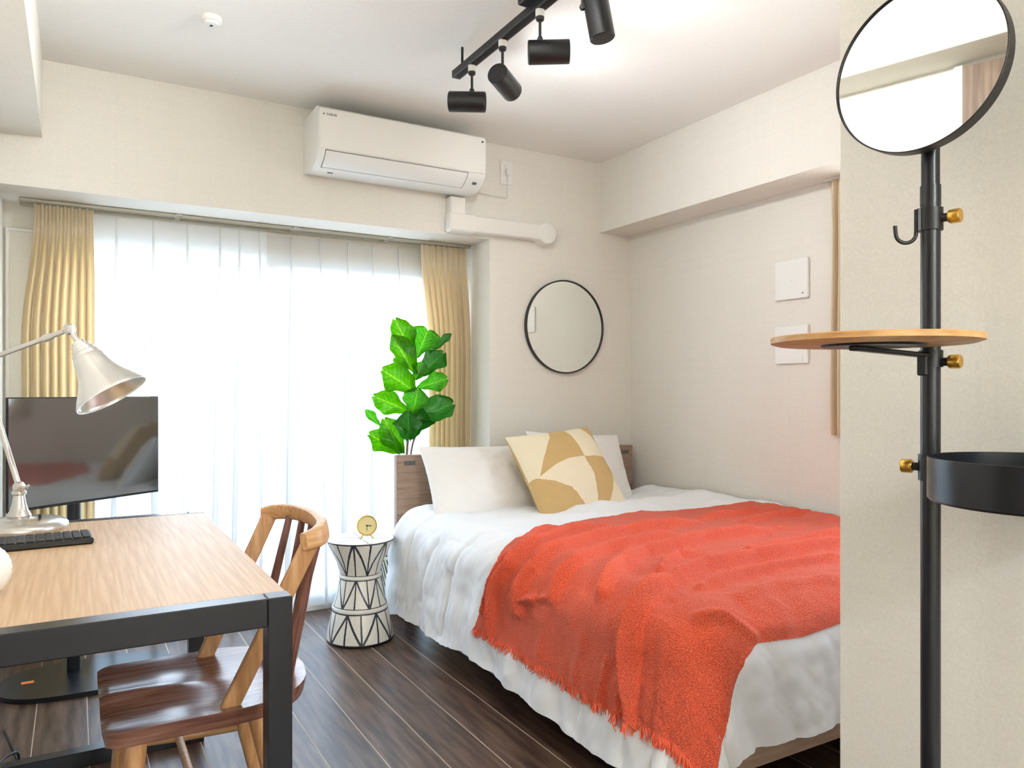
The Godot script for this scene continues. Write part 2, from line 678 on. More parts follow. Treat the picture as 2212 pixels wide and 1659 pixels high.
# point and outward direction of the bed cover: a runs from the wall across the bed and down its side, b from the head to the foot and down the end
func cover(a: float, b: float, lift: float) -> Vector3:
	var pa := maxf(a - A0, 0.0)
	var pb := maxf(b - B0, 0.0)
	var e := sqrt(pa * pa + pb * pb)
	var q := PI * RR * 0.5
	var hor := 0.0
	var drop := 0.0
	var up := Vector3.UP
	var da := 0.0
	var db := 0.0
	if e > 0.0:
		da = pa / e
		db = pb / e
		var out := Vector3(-da, 0, db)
		if e < q:
			hor = RR * sin(e / RR)
			drop = RR * (1.0 - cos(e / RR))
			up = Vector3.UP * cos(e / RR) + out * sin(e / RR)
		else:
			hor = RR + 0.04 * (e - q)
			drop = RR + (e - q)
			up = out
	var p := Vector3(BX - minf(a, A0) - da * hor, 0.55 - drop, BZ + minf(b, B0) + db * hor)
	return p + up * lift


func poly_dist(p: Vector2, l: PackedVector2Array) -> float:
	var best := 9.0
	for i in l.size() - 1:
		best = minf(best, seg_dist(p, l[i], l[i + 1]))
	return best


var wrinkle := FastNoiseLite.new()
var duvet_folds := [
	[PackedVector2Array([Vector2(1.50, 0.115), Vector2(1.39, 0.175), Vector2(1.28, 0.135)]), 0.022, 0.05],
	[PackedVector2Array([Vector2(1.78, 0.38), Vector2(1.61, 0.46), Vector2(1.50, 0.52)]), -0.012, 0.018],
	[PackedVector2Array([Vector2(1.60, 0.70), Vector2(1.45, 0.77), Vector2(1.36, 0.80)]), -0.010, 0.016],
	[PackedVector2Array([Vector2(1.46, 0.565), Vector2(1.345, 0.51), Vector2(1.2, 0.42)]), 0.010, 0.03],
	[PackedVector2Array([Vector2(0.80, 0.50), Vector2(0.55, 0.55), Vector2(0.34, 0.50), Vector2(0.1, 0.60)]), 0.028, 0.06],
	[PackedVector2Array([Vector2(1.30, 0.62), Vector2(1.05, 0.60), Vector2(0.8, 0.66)]), 0.010, 0.035],
	[PackedVector2Array([Vector2(1.86, 0.62), Vector2(1.72, 0.66), Vector2(1.60, 0.67)]), -0.014, 0.016],
	[PackedVector2Array([Vector2(1.42, 0.30), Vector2(1.62, 0.24), Vector2(1.82, 0.22)]), -0.012, 0.018],
]


func duvet_lift(a: float, b: float, pressed := false) -> float:
	var p := Vector2(a, b)
	var d := -0.024 * smoothstep(0.98, 1.06, b) * (1.0 - smoothstep(1.98, 2.04, b - maxf(0.0, a - 1.34) * 1.05)) * (1.0 - smoothstep(1.68, 1.73, a)) if pressed else 0.0
	d += 0.010 * wrinkle.get_noise_2d(a * 260.0, b * 160.0) + 0.004 * wrinkle.get_noise_2d(a * 160.0 + 900.0 + b * 500.0, b * 420.0 - a * 330.0)
	# quilted fullness on the flat
	if a < A0 + 0.1:
		d += 0.012 * wrinkle.get_noise_2d(a * 90.0 + 50.0, b * 90.0)
	# soft waves down the side and the end
	var hang := smoothstep(A0 + 0.08, A0 + 0.45, a)
	d += hang * (0.016 * wrinkle.get_noise_2d(b * 330.0, a * 45.0 + 70.0) + 0.0035 * wrinkle.get_noise_2d(b * 800.0 + a * 300.0, a * 90.0 + 170.0))
	var hb := smoothstep(B0 + 0.06, B0 + 0.4, b) * (1.0 - hang)
	d += hb * (0.026 * wrinkle.get_noise_2d(a * 300.0 + b * 160.0, b * 40.0 + 300.0) + 0.0045 * wrinkle.get_noise_2d(a * 700.0 - b * 300.0, b * 80.0 + 500.0))
	# fine creases
	d += 0.0014 * (1.0 - 2.0 * absf(wrinkle.get_noise_2d(a * 420.0 + b * 520.0 + 33.0, b * 130.0 - a * 100.0)))
	# the side by the wall is pushed up
	d += 0.035 * (1.0 - smoothstep(0.0, 0.28, a)) * (1.0 - smoothstep(1.6, 2.0, b))
	for f: Array in duvet_folds:
		var l: PackedVector2Array = f[0]
		var w: float = f[2]
		var q := poly_dist(p, l)
		if q < 3.0 * w:
			d += f[1] * exp(-q * q / (w * w))
	return d


var throw_folds := [
	[[1.66, 0.99, 1.53, 1.06, 1.435, 1.095, 1.28, 0.95, 1.1, 0.87], 0.020, 0.026],
	[[1.72, 1.05, 1.565, 1.085, 1.485, 1.13, 1.365, 1.11, 1.18, 1.01, 0.95, 0.94], 0.030, 0.027],
	[[1.735, 1.175, 1.58, 1.18, 1.5, 1.2, 1.38, 1.185, 1.14, 1.065, 0.855, 1.03, 0.565, 1.0], -0.022, 0.020],
	[[1.60, 1.23, 1.47, 1.26, 1.35, 1.235, 1.165, 1.165, 0.975, 1.12, 0.6, 1.09], 0.030, 0.028],
	[[1.54, 1.34, 1.405, 1.33, 1.22, 1.27, 1.04, 1.22, 0.685, 1.17], -0.018, 0.018],
	[[1.52, 1.42, 1.395, 1.41, 1.25, 1.345, 1.05, 1.30, 0.8, 1.25], 0.026, 0.026],
	[[1.46, 1.62, 1.33, 1.53, 1.17, 1.445, 1.015, 1.41, 0.82, 1.36, 0.45, 1.35], 0.030, 0.028],
	[[1.44, 1.66, 1.28, 1.58, 1.135, 1.51, 0.95, 1.475], -0.014, 0.02],
	[[1.27, 1.64, 1.11, 1.54, 0.95, 1.545], 0.024, 0.024],
	[[1.355, 1.765, 1.145, 1.69, 0.89, 1.66, 0.69, 1.66, 0.4, 1.66], 0.032, 0.030],
	[[1.30, 1.84, 1.1, 1.80, 0.9, 1.79, 0.6, 1.80], 0.022, 0.024],
	[[1.25, 1.93, 1.1, 1.91, 0.8, 1.93], 0.012, 0.03],
	[[1.36, 1.76, 1.47, 1.80, 1.545, 1.815, 1.61, 1.815, 1.74, 1.81], 0.042, 0.026],
	[[1.42, 1.85, 1.48, 1.87, 1.56, 1.875, 1.72, 1.875], -0.020, 0.022],
	[[1.74, 1.765, 1.62, 1.775], 0.020, 0.014],
	[[1.74, 1.72, 1.60, 1.745], -0.016, 0.014],
	[[1.745, 1.68, 1.62, 1.70], 0.018, 0.016],
	[[1.735, 1.55, 1.60, 1.58], 0.010, 0.03],
	[[1.735, 1.36, 1.60, 1.38], 0.008, 0.03],
	[[1.585, 1.20, 1.55, 1.30, 1.52, 1.42], 0.020, 0.015],
	[[1.42, 1.95, 1.36, 1.975, 1.30, 2.03], 0.020, 0.022],
	[[0.5, 1.02, 0.3, 1.03, 0.1, 1.05], 0.022, 0.026],
	[[0.4, 1.16, 0.2, 1.15, 0.0, 1.22], 0.020, 0.026],
	[[0.78, 1.30, 0.6, 1.31, 0.3, 1.38], 0.016, 0.022],
	[[0.8, 1.55, 0.5, 1.52, 0.2, 1.55], 0.020, 0.026],
]


func throw_lift(p: Vector2) -> float:
	# where folds meet, the highest ridge and the deepest crease win
	var hi := 0.0
	var lo := 0.0
	for f: Array in throw_folds:
		var l: PackedVector2Array = f[3]
		var w: float = f[2] * 0.66
		var q := poly_dist(p, l)
		if q < 3.0 * w:
			var fade := smoothstep(0.0, 0.06, p.distance_to(l[0])) * 0.3 + 0.7
			fade *= smoothstep(0.0, 0.14, p.distance_to(l[l.size() - 1])) * 0.6 + 0.4
			var d: float = 1.45 * f[1] * exp(-q * q / (w * w)) * fade
			hi = maxf(hi, d)
			lo = minf(lo, d)
	return hi + lo


func along(pts: PackedVector2Array, t: float) -> Vector2:
	# even steps along a polyline
	var total := 0.0
	for i in pts.size() - 1:
		total += pts[i].distance_to(pts[i + 1])
	var want := t * total
	for i in pts.size() - 1:
		var d := pts[i].distance_to(pts[i + 1])
		if want <= d or i == pts.size() - 2:
			return pts[i].lerp(pts[i + 1], clampf(want / d, 0.0, 1.0))
		want -= d
	return pts[pts.size() - 1]


func throw_ab(p: float, q: float) -> Vector2:
	# p from the fringed hem to the wall, q from the head edge to the foot edge
	var head := PackedVector2Array([Vector2(1.735, 0.94), Vector2(1.62, 0.985), Vector2(1.495, 1.03), Vector2(1.40, 0.985), Vector2(1.32, 0.93), Vector2(1.15, 0.83), Vector2(1.0, 0.77), Vector2(0.75, 0.735), Vector2(0.54, 0.725), Vector2(0.3, 0.78), Vector2(0.06, 0.88)])
	var foot := PackedVector2Array([Vector2(1.60, 2.31), Vector2(1.50, 2.225), Vector2(1.42, 2.16), Vector2(1.35, 2.07), Vector2(1.30, 2.045), Vector2(1.125, 2.055), Vector2(0.95, 2.045), Vector2(0.5, 2.04), Vector2(0.06, 2.0)])
	var hem := PackedVector2Array([Vector2(1.735, 0.94), Vector2(1.735, 1.2), Vector2(1.74, 1.55), Vector2(1.745, 1.80), Vector2(1.73, 2.0), Vector2(1.68, 2.18), Vector2(1.60, 2.31)])
	var wall_ := PackedVector2Array([Vector2(0.06, 0.88), Vector2(0.05, 1.3), Vector2(0.06, 2.0)])
	var c0 := along(head, p)
	var c1 := along(foot, p)
	var d0 := along(hem, q)
	var d1 := along(wall_, q)
	var bil := (head[0] * (1 - p) + head[head.size() - 1] * p) * (1 - q) + (foot[0] * (1 - p) + foot[foot.size() - 1] * p) * q
	return c0 * (1 - q) + c1 * q + d0 * (1 - p) + d1 * p - bil


func throw_point(p: float, q: float) -> Vector3:
	var ab := throw_ab(p, q)
	var l := duvet_lift(ab.x, ab.y) * 0.6 + 0.016 + throw_lift(ab)
	return cover(ab.x, ab.y, maxf(l, duvet_lift(ab.x, ab.y) + 0.014))


# ------------------------------------------------------------------ the place
func shell() -> void:
	# floor: a slab in the colour of the joints with the boards on it
	var slab := struct(MB.new().span(Vector3(X_LEFT - 0.1, -0.14, Z_GLASS - 0.1), Vector3(2.95, -0.0004, Z_END + 0.1)), "floor", M.floor_joint)
	var rng := RandomNumberGenerator.new()
	rng.seed = 5
	var x0 := 0.649 - 6 * 0.1533
	var shapes := []
	var cuts := [[-3.86, -1.22, 1.34, 4.25], [-3.86, -1.05, 1.60, 4.25], [-3.86, -1.30, 1.20, 4.25]]
	for c: Array in cuts:
		var one := []
		for i in 3:
			var mb := MB.new().box(Vector3.ZERO, Vector3(0.1533 - 0.0030, 0.012, c[i + 1] - c[i] - 0.002), 0.0002)
			one.append(mb.mesh(Vector3.ZERO, null))
		shapes.append(one)
	for k in 21:
		var c := rng.randi() % 3
		for i in 3:
			var x := x0 + (k + 0.5) * 0.1533
			if x < X_LEFT - 0.05 or x > 2.88:
				continue
			var z: float = (cuts[c][i] + cuts[c][i + 1]) * 0.5
			if x > X_INNER + 0.1 and i > 0:
				continue
			var o := MeshInstance3D.new()
			o.name = "plank"
			o.mesh = shapes[c][i]
			o.material_override = M["plank_%d" % (rng.randi() % 4)]
			o.position = Vector3(x, -0.006, z) - slab.position
			slab.add_child(o, true)
	struct(MB.new().span(Vector3(X_LEFT - 0.1, Y_CEIL, Z_GLASS - 0.1), Vector3(2.95, Y_CEIL + 0.12, Z_END + 0.1)), "ceiling", M.ceiling_paper)
	var back := MB.new()
	back.span(Vector3(X_LEFT - 0.1, 1.90, -3.93), Vector3(1.869, Y_CEIL, Z_BACK))
	back.span(Vector3(1.869, 0, -3.93), Vector3(X_RIGHT + 0.1, Y_CEIL, Z_BACK))
	back.span(Vector3(X_LEFT - 0.1, 1.80, -3.93), Vector3(1.869, 1.90, -3.80))
	back.span(Vector3(X_LEFT - 0.1, 0, -3.93), Vector3(-0.13, 1.80, -3.80))
	back.span(Vector3(1.80, 0, -3.93), Vector3(1.869, 1.80, -3.80))
	struct(back, "wall_back", M.wallpaper)
	struct(MB.new().span(Vector3(X_LEFT - 0.1, 0, -3.93), Vector3(X_LEFT, Y_CEIL, Z_END + 0.1)), "wall_left", M.wallpaper)
	var rw := MB.new()
	rw.span(Vector3(X_RIGHT, 0, -3.93), Vector3(X_RIGHT + 0.12, Y_CEIL, -1.98))
	rw.span(Vector3(X_RIGHT, 0, -1.20), Vector3(X_RIGHT + 0.12, Y_CEIL, Z_INNER))
	rw.span(Vector3(X_RIGHT, 0, -1.98), Vector3(X_RIGHT + 0.12, 0.98, -1.20))
	rw.span(Vector3(X_RIGHT, 1.95, -1.98), Vector3(X_RIGHT + 0.12, Y_CEIL, -1.20))
	struct(rw, "wall_right", M.wallpaper)
	# the side window that the short curtain belongs to, hidden by the partition
	var w2 := Node3D.new()
	w2.name = "window_2"
	w2.set_meta("kind", "structure")
	add_child(w2)
	w2.position = Vector3(X_RIGHT + 0.08, 0.98, -1.59)
	var f2 := MB.new()
	f2.span(Vector3(X_RIGHT + 0.05, 0.98, -1.98), Vector3(X_RIGHT + 0.11, 1.01, -1.20), 0.002)
	f2.span(Vector3(X_RIGHT + 0.05, 1.92, -1.98), Vector3(X_RIGHT + 0.11, 1.95, -1.20), 0.002)
	f2.span(Vector3(X_RIGHT + 0.05, 1.01, -1.98), Vector3(X_RIGHT + 0.11, 1.92, -1.95), 0.002)
	f2.span(Vector3(X_RIGHT + 0.05, 1.01, -1.23), Vector3(X_RIGHT + 0.11, 1.92, -1.20), 0.002)
	put(f2, "window_frame", M.white_trim, w2)
	put(MB.new().span(Vector3(X_RIGHT + 0.078, 1.01, -1.95), Vector3(X_RIGHT + 0.082, 1.92, -1.23)), "pane", M.pane, w2)
	struct(MB.new().span(Vector3(X_INNER, 0, Z_INNER), Vector3(X_RIGHT + 0.12, Y_CEIL, Z_END + 0.1), 0.004), "wall_inner", M.wallpaper)
	struct(MB.new().span(Vector3(X_LEFT - 0.1, 0, Z_END), Vector3(X_INNER + 0.05, Y_CEIL, Z_END + 0.1)), "wall_front", M.wallpaper)
	struct(MB.new().span(Vector3(2.58, 2.007, Z_BACK), Vector3(X_RIGHT + 0.05, Y_CEIL, Z_INNER)), "trim_1", M.wallpaper).set_meta("label", "boxed-in ceiling beam over the bed along the right wall")
	struct(MB.new().span(Vector3(X_LEFT, 2.095, Z_BACK), Vector3(-0.112, Y_CEIL, Z_END)), "trim_2", M.wallpaper).set_meta("label", "boxed-in ceiling beam above the desk along the left wall")
	var t3 := MB.new()
	t3.span(Vector3(-0.254, 0.0, -3.80), Vector3(-0.242, 1.795, -3.785), 0.002)
	t3.span(Vector3(-0.242, 1.783, -3.80), Vector3(-0.13, 1.795, -3.785), 0.002)
	struct(t3, "trim_3", M.white_trim).set_meta("label", "thin white trim round the wall strip left of the window")
	struct(MB.new().span(Vector3(1.87, 0, Z_BACK), Vector3(X_RIGHT, 0.06, Z_BACK + 0.010), 0.002), "baseboard_back", M.white_trim)
	struct(MB.new().span(Vector3(X_LEFT, 0, Z_BACK), Vector3(X_LEFT + 0.008, 0.06, -0.96), 0.002), "baseboard_left", M.white_trim)
	struct(MB.new().span(Vector3(X_INNER - 0.010, 0, Z_INNER), Vector3(X_INNER, 0.06, Z_END), 0.002), "baseboard_inner", M.white_trim)
	# window: fixed frame, two sliding sashes
	var w := Node3D.new()
	w.name = "window_1"
	w.set_meta("kind", "structure")
	add_child(w)
	w.position = Vector3(0.835, 0, -3.85)
	var f := MB.new()
	f.span(Vector3(-0.13, 0.0, -3.90), Vector3(1.80, 0.035, -3.79), 0.002)
	f.span(Vector3(-0.13, 1.765, -3.90), Vector3(1.80, 1.80, -3.79), 0.002)
	f.span(Vector3(-0.13, 0.035, -3.90), Vector3(-0.10, 1.765, -3.79), 0.002)
	f.span(Vector3(1.77, 0.035, -3.90), Vector3(1.80, 1.765, -3.79), 0.002)
	put(f, "window_frame", M.white_trim, w)
	for k in 2:
		var xa: float = [-0.10, 0.80][k]
		var xb: float = [0.87, 1.77][k]
		var z: float = [-3.86, -3.825][k]
		var s := MB.new()
		s.span(Vector3(xa, 0.035, z - 0.014), Vector3(xb, 0.10, z + 0.014), 0.002)
		s.span(Vector3(xa, 1.715, z - 0.014), Vector3(xb, 1.765, z + 0.014), 0.002)
		s.span(Vector3(xa, 0.10, z - 0.014), Vector3(xa + 0.045, 1.715, z + 0.014), 0.002)
		s.span(Vector3(xb - 0.045, 0.10, z - 0.014), Vector3(xb, 1.715, z + 0.014), 0.002)
		var so := put(s, "sash", M.aluminium, w)
		put(MB.new().span(Vector3(xa + 0.045, 0.10, z - 0.002), Vector3(xb - 0.045, 1.715, z + 0.002)), "pane", M.pane, so)
	# door in the left wall, seen in the mirror on the pole
	var d := Node3D.new()
	d.name = "door_1"
	d.set_meta("kind", "structure")
	add_child(d)
	d.position = Vector3(X_LEFT, 0, -0.52)
	var dp := put(MB.new().span(Vector3(X_LEFT, 0.01, -0.925), Vector3(X_LEFT + 0.022, 2.078, -0.10), 0.002), "door_panel", M.door_wood, d)
	put(MB.new().tube([Vector3(X_LEFT + 0.022, 0.98, -0.85), Vector3(X_LEFT + 0.06, 0.98, -0.85), Vector3(X_LEFT + 0.065, 0.98, -0.84), Vector3(X_LEFT + 0.065, 0.98, -0.73)], 0.009, 10), "door_handle", M.nickel, dp)
	var fr := MB.new()
	fr.span(Vector3(X_LEFT, 0, -0.95), Vector3(X_LEFT + 0.012, 2.09, -0.927), 0.001)
	fr.span(Vector3(X_LEFT, 0, -0.098), Vector3(X_LEFT + 0.012, 2.09, -0.075), 0.001)
	put(fr, "door_frame", M.white_trim, d)
	# outside: balcony
	var b := struct(MB.new().span(Vector3(-1.6, -0.30, -5.15), Vector3(3.4, -0.10, -3.94)), "balcony_floor", M.concrete)
	b.set_meta("label", "grey concrete balcony floor outside the window")
	var r := thing("balcony_railing", "pale balcony railing with frosted bluish panels seen faintly through the sheers", "railing", Vector3(0.9, -0.1, -5.05))
	put(MB.new().span(Vector3(-1.6, 0.96, -5.08), Vector3(3.4, 1.0, -5.02), 0.004), "top_rail", M.aluminium, r)
	put(MB.new().span(Vector3(-1.6, -0.02, -5.07), Vector3(3.4, 0.02, -5.03), 0.004), "bottom_rail", M.aluminium, r)
	for k in 6:
		var x := -1.55 + k * 0.98
		put(MB.new().span(Vector3(x - 0.02, -0.10, -5.07), Vector3(x + 0.02, 0.965, -5.03), 0.003), "post", M.aluminium, r)
		if k < 5:
			put(MB.new().span(Vector3(x + 0.02, 0.03, -5.056), Vector3(x + 0.96, 0.955, -5.046)), "panel", M.railing_glass, r)


func drape_rows(xt0: float, xt1: float, xb0: float, xb1: float, z0: float, top: float, bottom: float, folds: int, amp: float, ph: float) -> Array:
	var rows := []
	for i in 41:
		var t := i / 40.0
		t = t * t * 0.35 + t * 0.65
		var y := lerpf(top, bottom, t)
		var dn := top - y
		var a := lerpf(0.012, amp, smoothstep(0.03, 0.30, dn)) - 0.004 * exp(-pow((dn - 0.085) / 0.02, 2))
		var e := smoothstep(0.05, 0.55, dn)
		var r := PackedVector3Array()
		for j in folds * 16 + 1:
			var s := float(j) / (folds * 16)
			var an := TAU * folds * s + ph + 0.5 * sin(TAU * s * 2.0 + ph) * e
			var z := z0 + a * sin(an) + a * 0.25 * sin(an * 2.0 + 1.0 + y)
			# the finger pleats of the heading
			z += 0.007 * sin(an * 3.0) * (1.0 - smoothstep(0.07, 0.12, dn))
			var x := lerpf(lerpf(xt0, xb0, e), lerpf(xt1, xb1, e), s) + a * 0.22 * cos(an)
			r.append(Vector3(x, y, z))
		rows.append(r)
	return rows


func sheer_rows(x0: float, x1: float, pleats: Array, z0: float, seed_: int) -> Array:
	# the cloth doubles over itself at each pleat, so its path is a list of (x, pleat, across, depth)
	var path := []
	var at := x0
	for q in pleats.size():
		var p: float = pleats[q]
		var n := maxi(int((p - 0.024 - at) / 0.012), 1)
		for i in n:
			path.append([lerpf(at, p - 0.024, float(i) / n), -1, 0.0, 0.0])
		for k in 7:
			for m in 3:
				var t := m / 3.0
				var way := 1.0 if k % 2 == 0 else -1.0
				path.append([p, q, way * lerpf(-1.0, 1.0, t) * (1.0 - 0.07 * k), (k + t) / 7.0])
		at = p + 0.024
	for i in 8:
		path.append([lerpf(at, x1, i / 7.0), -1, 0.0, 0.0])
	var f := FastNoiseLite.new()
	f.seed = seed_
	f.frequency = 1.0
	var rows := []
	for i in 31:
		var t := i / 30.0
		var y := lerpf(1.872, 0.025, t * t * 0.3 + t * 0.7)
		var dn := 1.872 - y
		var open := smoothstep(0.07, 0.5, dn)
		var r := PackedVector3Array()
		for e: Array in path:
			var x: float = e[0]
			var z := z0 + 0.012 * f.get_noise_2d(x * 5.0, y * 0.5) * open
			if e[1] >= 0:
				var wide := lerpf(0.005, 0.0135 + 0.005 * sin(e[1] * 2.3), open)
				x += e[2] * wide
				z += e[3] * lerpf(0.016, 0.026, open) * (1.0 - e[3]) * 4.0
			# each fold leans its own way on its way down
			for q in pleats.size():
				var p: float = pleats[q]
				x += 0.05 * f.get_noise_2d(p * 7.0, 3.0) * dn * exp(-pow((e[0] - p) / 0.06, 2))
				z += 0.012 * exp(-pow((e[0] - p - 0.05) / 0.02, 2)) * smoothstep(0.15, 0.8, dn)
			r.append(Vector3(x, y, z))
		rows.append(r)
	return rows


func curtains() -> void:
	var rail := thing("curtain_rail", "slim double curtain rail under the window recess top", "curtain rail", Vector3(0.83, 1.88, -3.73))
	put(MB.new().span(Vector3(-0.20, 1.884, -3.682), Vector3(1.862, 1.899, -3.660), 0.002), "rail", M.chrome_rail, rail)
	put(MB.new().span(Vector3(-0.20, 1.884, -3.768), Vector3(1.862, 1.899, -3.750), 0.002), "rail", M.chrome_rail, rail)
	for x: float in [0.40, 0.92, 1.40]:
		put(MB.new().span(Vector3(x - 0.012, 1.888, -3.775), Vector3(x + 0.012, 1.8995, -3.656), 0.002), "bracket", M.nickel, rail)
	var d := put(MB.new().sheet(drape_rows(-0.150, 0.064, -0.192, 0.066, -3.668, 1.878, 0.02, 8, 0.030, 0.4), 0.0015, false), "drape", M.beige_drape)
	tag(d, "beige pleated drape drawn to the left, behind the desk lamp", "curtain", "beige drapes at the window")
	d = put(MB.new().sheet(drape_rows(1.574, 1.835, 1.618, 1.858, -3.668, 1.878, 0.02, 8, 0.026, 2.4), 0.0015, false), "drape", M.beige_drape)
	tag(d, "beige pleated drape drawn to the right, behind the green plant", "curtain", "beige drapes at the window")
	var s := put(MB.new().grid(sheer_rows(0.02, 0.800, [0.157, 0.303, 0.446, 0.588, 0.674, 0.765], -3.745, 3)), "sheer_curtain", M.sheer)
	tag(s, "white sheer curtain panel on the left, behind the television", "curtain", "white sheer curtains")
	s = put(MB.new().grid(sheer_rows(0.762, 1.65, [0.80, 0.927, 1.069, 1.213, 1.348, 1.494], -3.785, 9)), "sheer_curtain", M.sheer)
	tag(s, "white sheer curtain panel on the right, behind the patterned stool", "curtain", "white sheer curtains")
	# the small window curtain on the right wall
	var rows := []
	for i in 25:
		var t := i / 24.0
		var y := lerpf(2.000, 0.922, t)
		var r := PackedVector3Array()
		for j in 97:
			var sg := j / 96.0
			var z := lerpf(-2.09 + 0.012 * sin(t * 5.0) * (1.0 - t), -1.955, sg)
			r.append(Vector3(2.765 + 0.020 * sin(sg * TAU * 4.0 + 0.6) * lerpf(0.5, 1.0, minf(t * 8.0, 1.0)), y, z))
		rows.append(r)
	var c := put(MB.new().sheet(rows, 0.0015), "short_curtain", M.beige_drape)
	tag(c, "short beige curtain on the right wall, cut off by the partition", "curtain")
	var sr := put(MB.new().span(Vector3(2.755, 1.998, -2.11), Vector3(2.775, 2.0065, -1.18), 0.002), "short_curtain_rail", M.white_trim)
	tag(sr, "short white curtain rail under the beam on the right wall", "curtain rail")


func bed() -> void:
	var t := thing("bed_frame", "brown wooden bed frame with a plain headboard under the white bedding", "bed", Vector3(2.04, 0, -2.38))
	var hb := put(MB.new().span(Vector3(1.324, 0.235, -3.42), Vector3(2.757, 0.80, -3.382), 0.003), "headboard", M.bed_wood, t)
	for x: float in [1.392, 2.700]:
		var so := put(MB.new().span(Vector3(x - 0.028, 0.752, -3.383), Vector3(x + 0.028, 0.772, -3.3795), 0.002), "socket_plate", M.plastic_grey, hb)
		so.set_meta("label", "small dark socket plate in the headboard")
	put(MB.new().span(Vector3(1.36, 0.144, -3.382), Vector3(1.385, 0.235, -1.385), 0.003), "side_rail", M.bed_wood, t)
	put(MB.new().span(Vector3(2.735, 0.144, -3.382), Vector3(2.76, 0.235, -1.385), 0.003), "side_rail", M.bed_wood, t)
	put(MB.new().span(Vector3(1.36, 0.144, -1.385), Vector3(2.76, 0.235, -1.355), 0.003), "foot_rail", M.bed_wood, t)
	for k in 9:
		var z := -3.28 + k * 0.225
		put(MB.new().span(Vector3(1.385, 0.205, z - 0.04), Vector3(2.735, 0.218, z + 0.04)), "slat", M.birch, t)
	for p: Array in [[1.40, -3.40], [2.70, -3.40], [1.44, -1.46], [2.68, -1.46], [2.05, -2.4]]:
		put(MB.new().span(Vector3(p[0] - 0.035, 0, p[1] - 0.022), Vector3(p[0] + 0.035, 0.205, p[1] + 0.022), 0.003), "leg", M.black_metal, t)
	var mt := put(MB.new().prism(rounded_rect(1.36, 1.96, 0.05), 0.23, Transform3D(Basis(Vector3.RIGHT, Vector3.FORWARD, Vector3.UP), Vector3(2.065, 0.22, -2.375))), "mattress", M.cotton)
	tag(mt, "white mattress on the wooden bed frame, mostly hidden by the duvet", "mattress")
	# duvet
	wrinkle.seed = 7
	wrinkle.frequency = 0.02
	wrinkle.fractal_octaves = 2
	var rows := []
	var na := 210
	var nb := 250
	for i in nb + 1:
		var b := lerpf(0.02, 2.31, float(i) / nb)
		var r := PackedVector3Array()
		for j in na + 1:
			var u := float(j) / na
			var a_end := 1.880 + 0.012 * sin(b * 5.0) + 0.006 * sin(b * 13.0)
			# the hem is cut round at the foot corner
			var a := u * a_end
			var over := maxf(a - A0, 0.0)
			var ob := maxf(b - B0, 0.0)
			var bb := b
			if over > 0.0 and ob > 0.0:
				var e := sqrt(over * over + ob * ob)
				if e > 0.47:
					var k := 0.47 / e
					a = A0 + over * k
					bb = B0 + ob * k
			var p := cover(a, bb, duvet_lift(a, bb, true))
			if b < 0.14:
				p.y -= 0.05 * (1.0 - b / 0.14)
			p.x = minf(p.x, X_RIGHT - 0.012)
			p.y = maxf(p.y, 0.02)
			r.append(p)
		rows.append(r)
	var dv := put(MB.new().sheet(rows, 0.012, true), "duvet", M.cotton)
	tag(dv, "white crumpled duvet hanging over the side of the bed", "duvet")
	# throw
	for f: Array in throw_folds:
		var l := PackedVector2Array()
		var c: Array = f[0]
		for i in range(0, c.size(), 2):
			l.append(Vector2(c[i], c[i + 1]))
		f.append(l)
	rows = []
	for i in 131:
		var r := PackedVector3Array()
		for j in 171:
			r.append(throw_point(j / 170.0, i / 130.0))
		rows.append(r)
	rows = finer(rows, 2, 0.0016)
	var th := put(MB.new().sheet(rows, 0.006, true), "throw_blanket", M.coral_wool)
	tag(th, "coral red fringed woollen throw spread across the white duvet", "blanket")
	var fr := MB.new()
	var rng := RandomNumberGenerator.new()
	rng.seed = 17
	for k in 520:
		var q := (k + rng.randf()) / 520.0
		var p0 := throw_point(0.0, q)
		var p1 := throw_point(0.025, q)
		var d := (p0 - p1).normalized()
		var side := Vector3(0.3 * rng.randfn(), 0, rng.randfn()).normalized()
		var ln := rng.randf_range(0.014, 0.036)
		var pts := [p0 - d * 0.004, p0 + d * ln * 0.5 + side * ln * rng.randf_range(0.05, 0.30), p0 + d * ln + side * ln * rng.randf_range(-0.35, 0.5) + Vector3(-0.006, 0, 0) * rng.randf()]
		fr.tube(pts, [0.0022, 0.002, 0.0012], 5, false)
	var fo := put(fr, "fringe", M.coral_fringe, th)
	fo.set_meta("kind", "stuff")
	# pillows
	pillow("pillow", "white pillow propped on the headboard, left of the patterned cushion", "pillow", Vector3(1.672, 0.682, -3.165), Vector2(0.575, 0.38), 0.13, 33.0, -1.5, 0.0, M.pillow_cotton, 1, "white pillows")
	pillow("pillow", "white pillow standing behind the patterned cushion", "pillow", Vector3(2.258, 0.705, -3.185), Vector2(0.575, 0.41), 0.13, 28.0, -4.0, 0.0, M.pillow_cotton, 2, "white pillows")
	pillow("cushion", "square cushion printed in cream and tan leaf shapes", "cushion", Vector3(2.03, 0.722, -2.980), Vector2(0.51, 0.46), 0.17, 36.0, 5.0, 2.0, M.cushion_cover, 3, "")


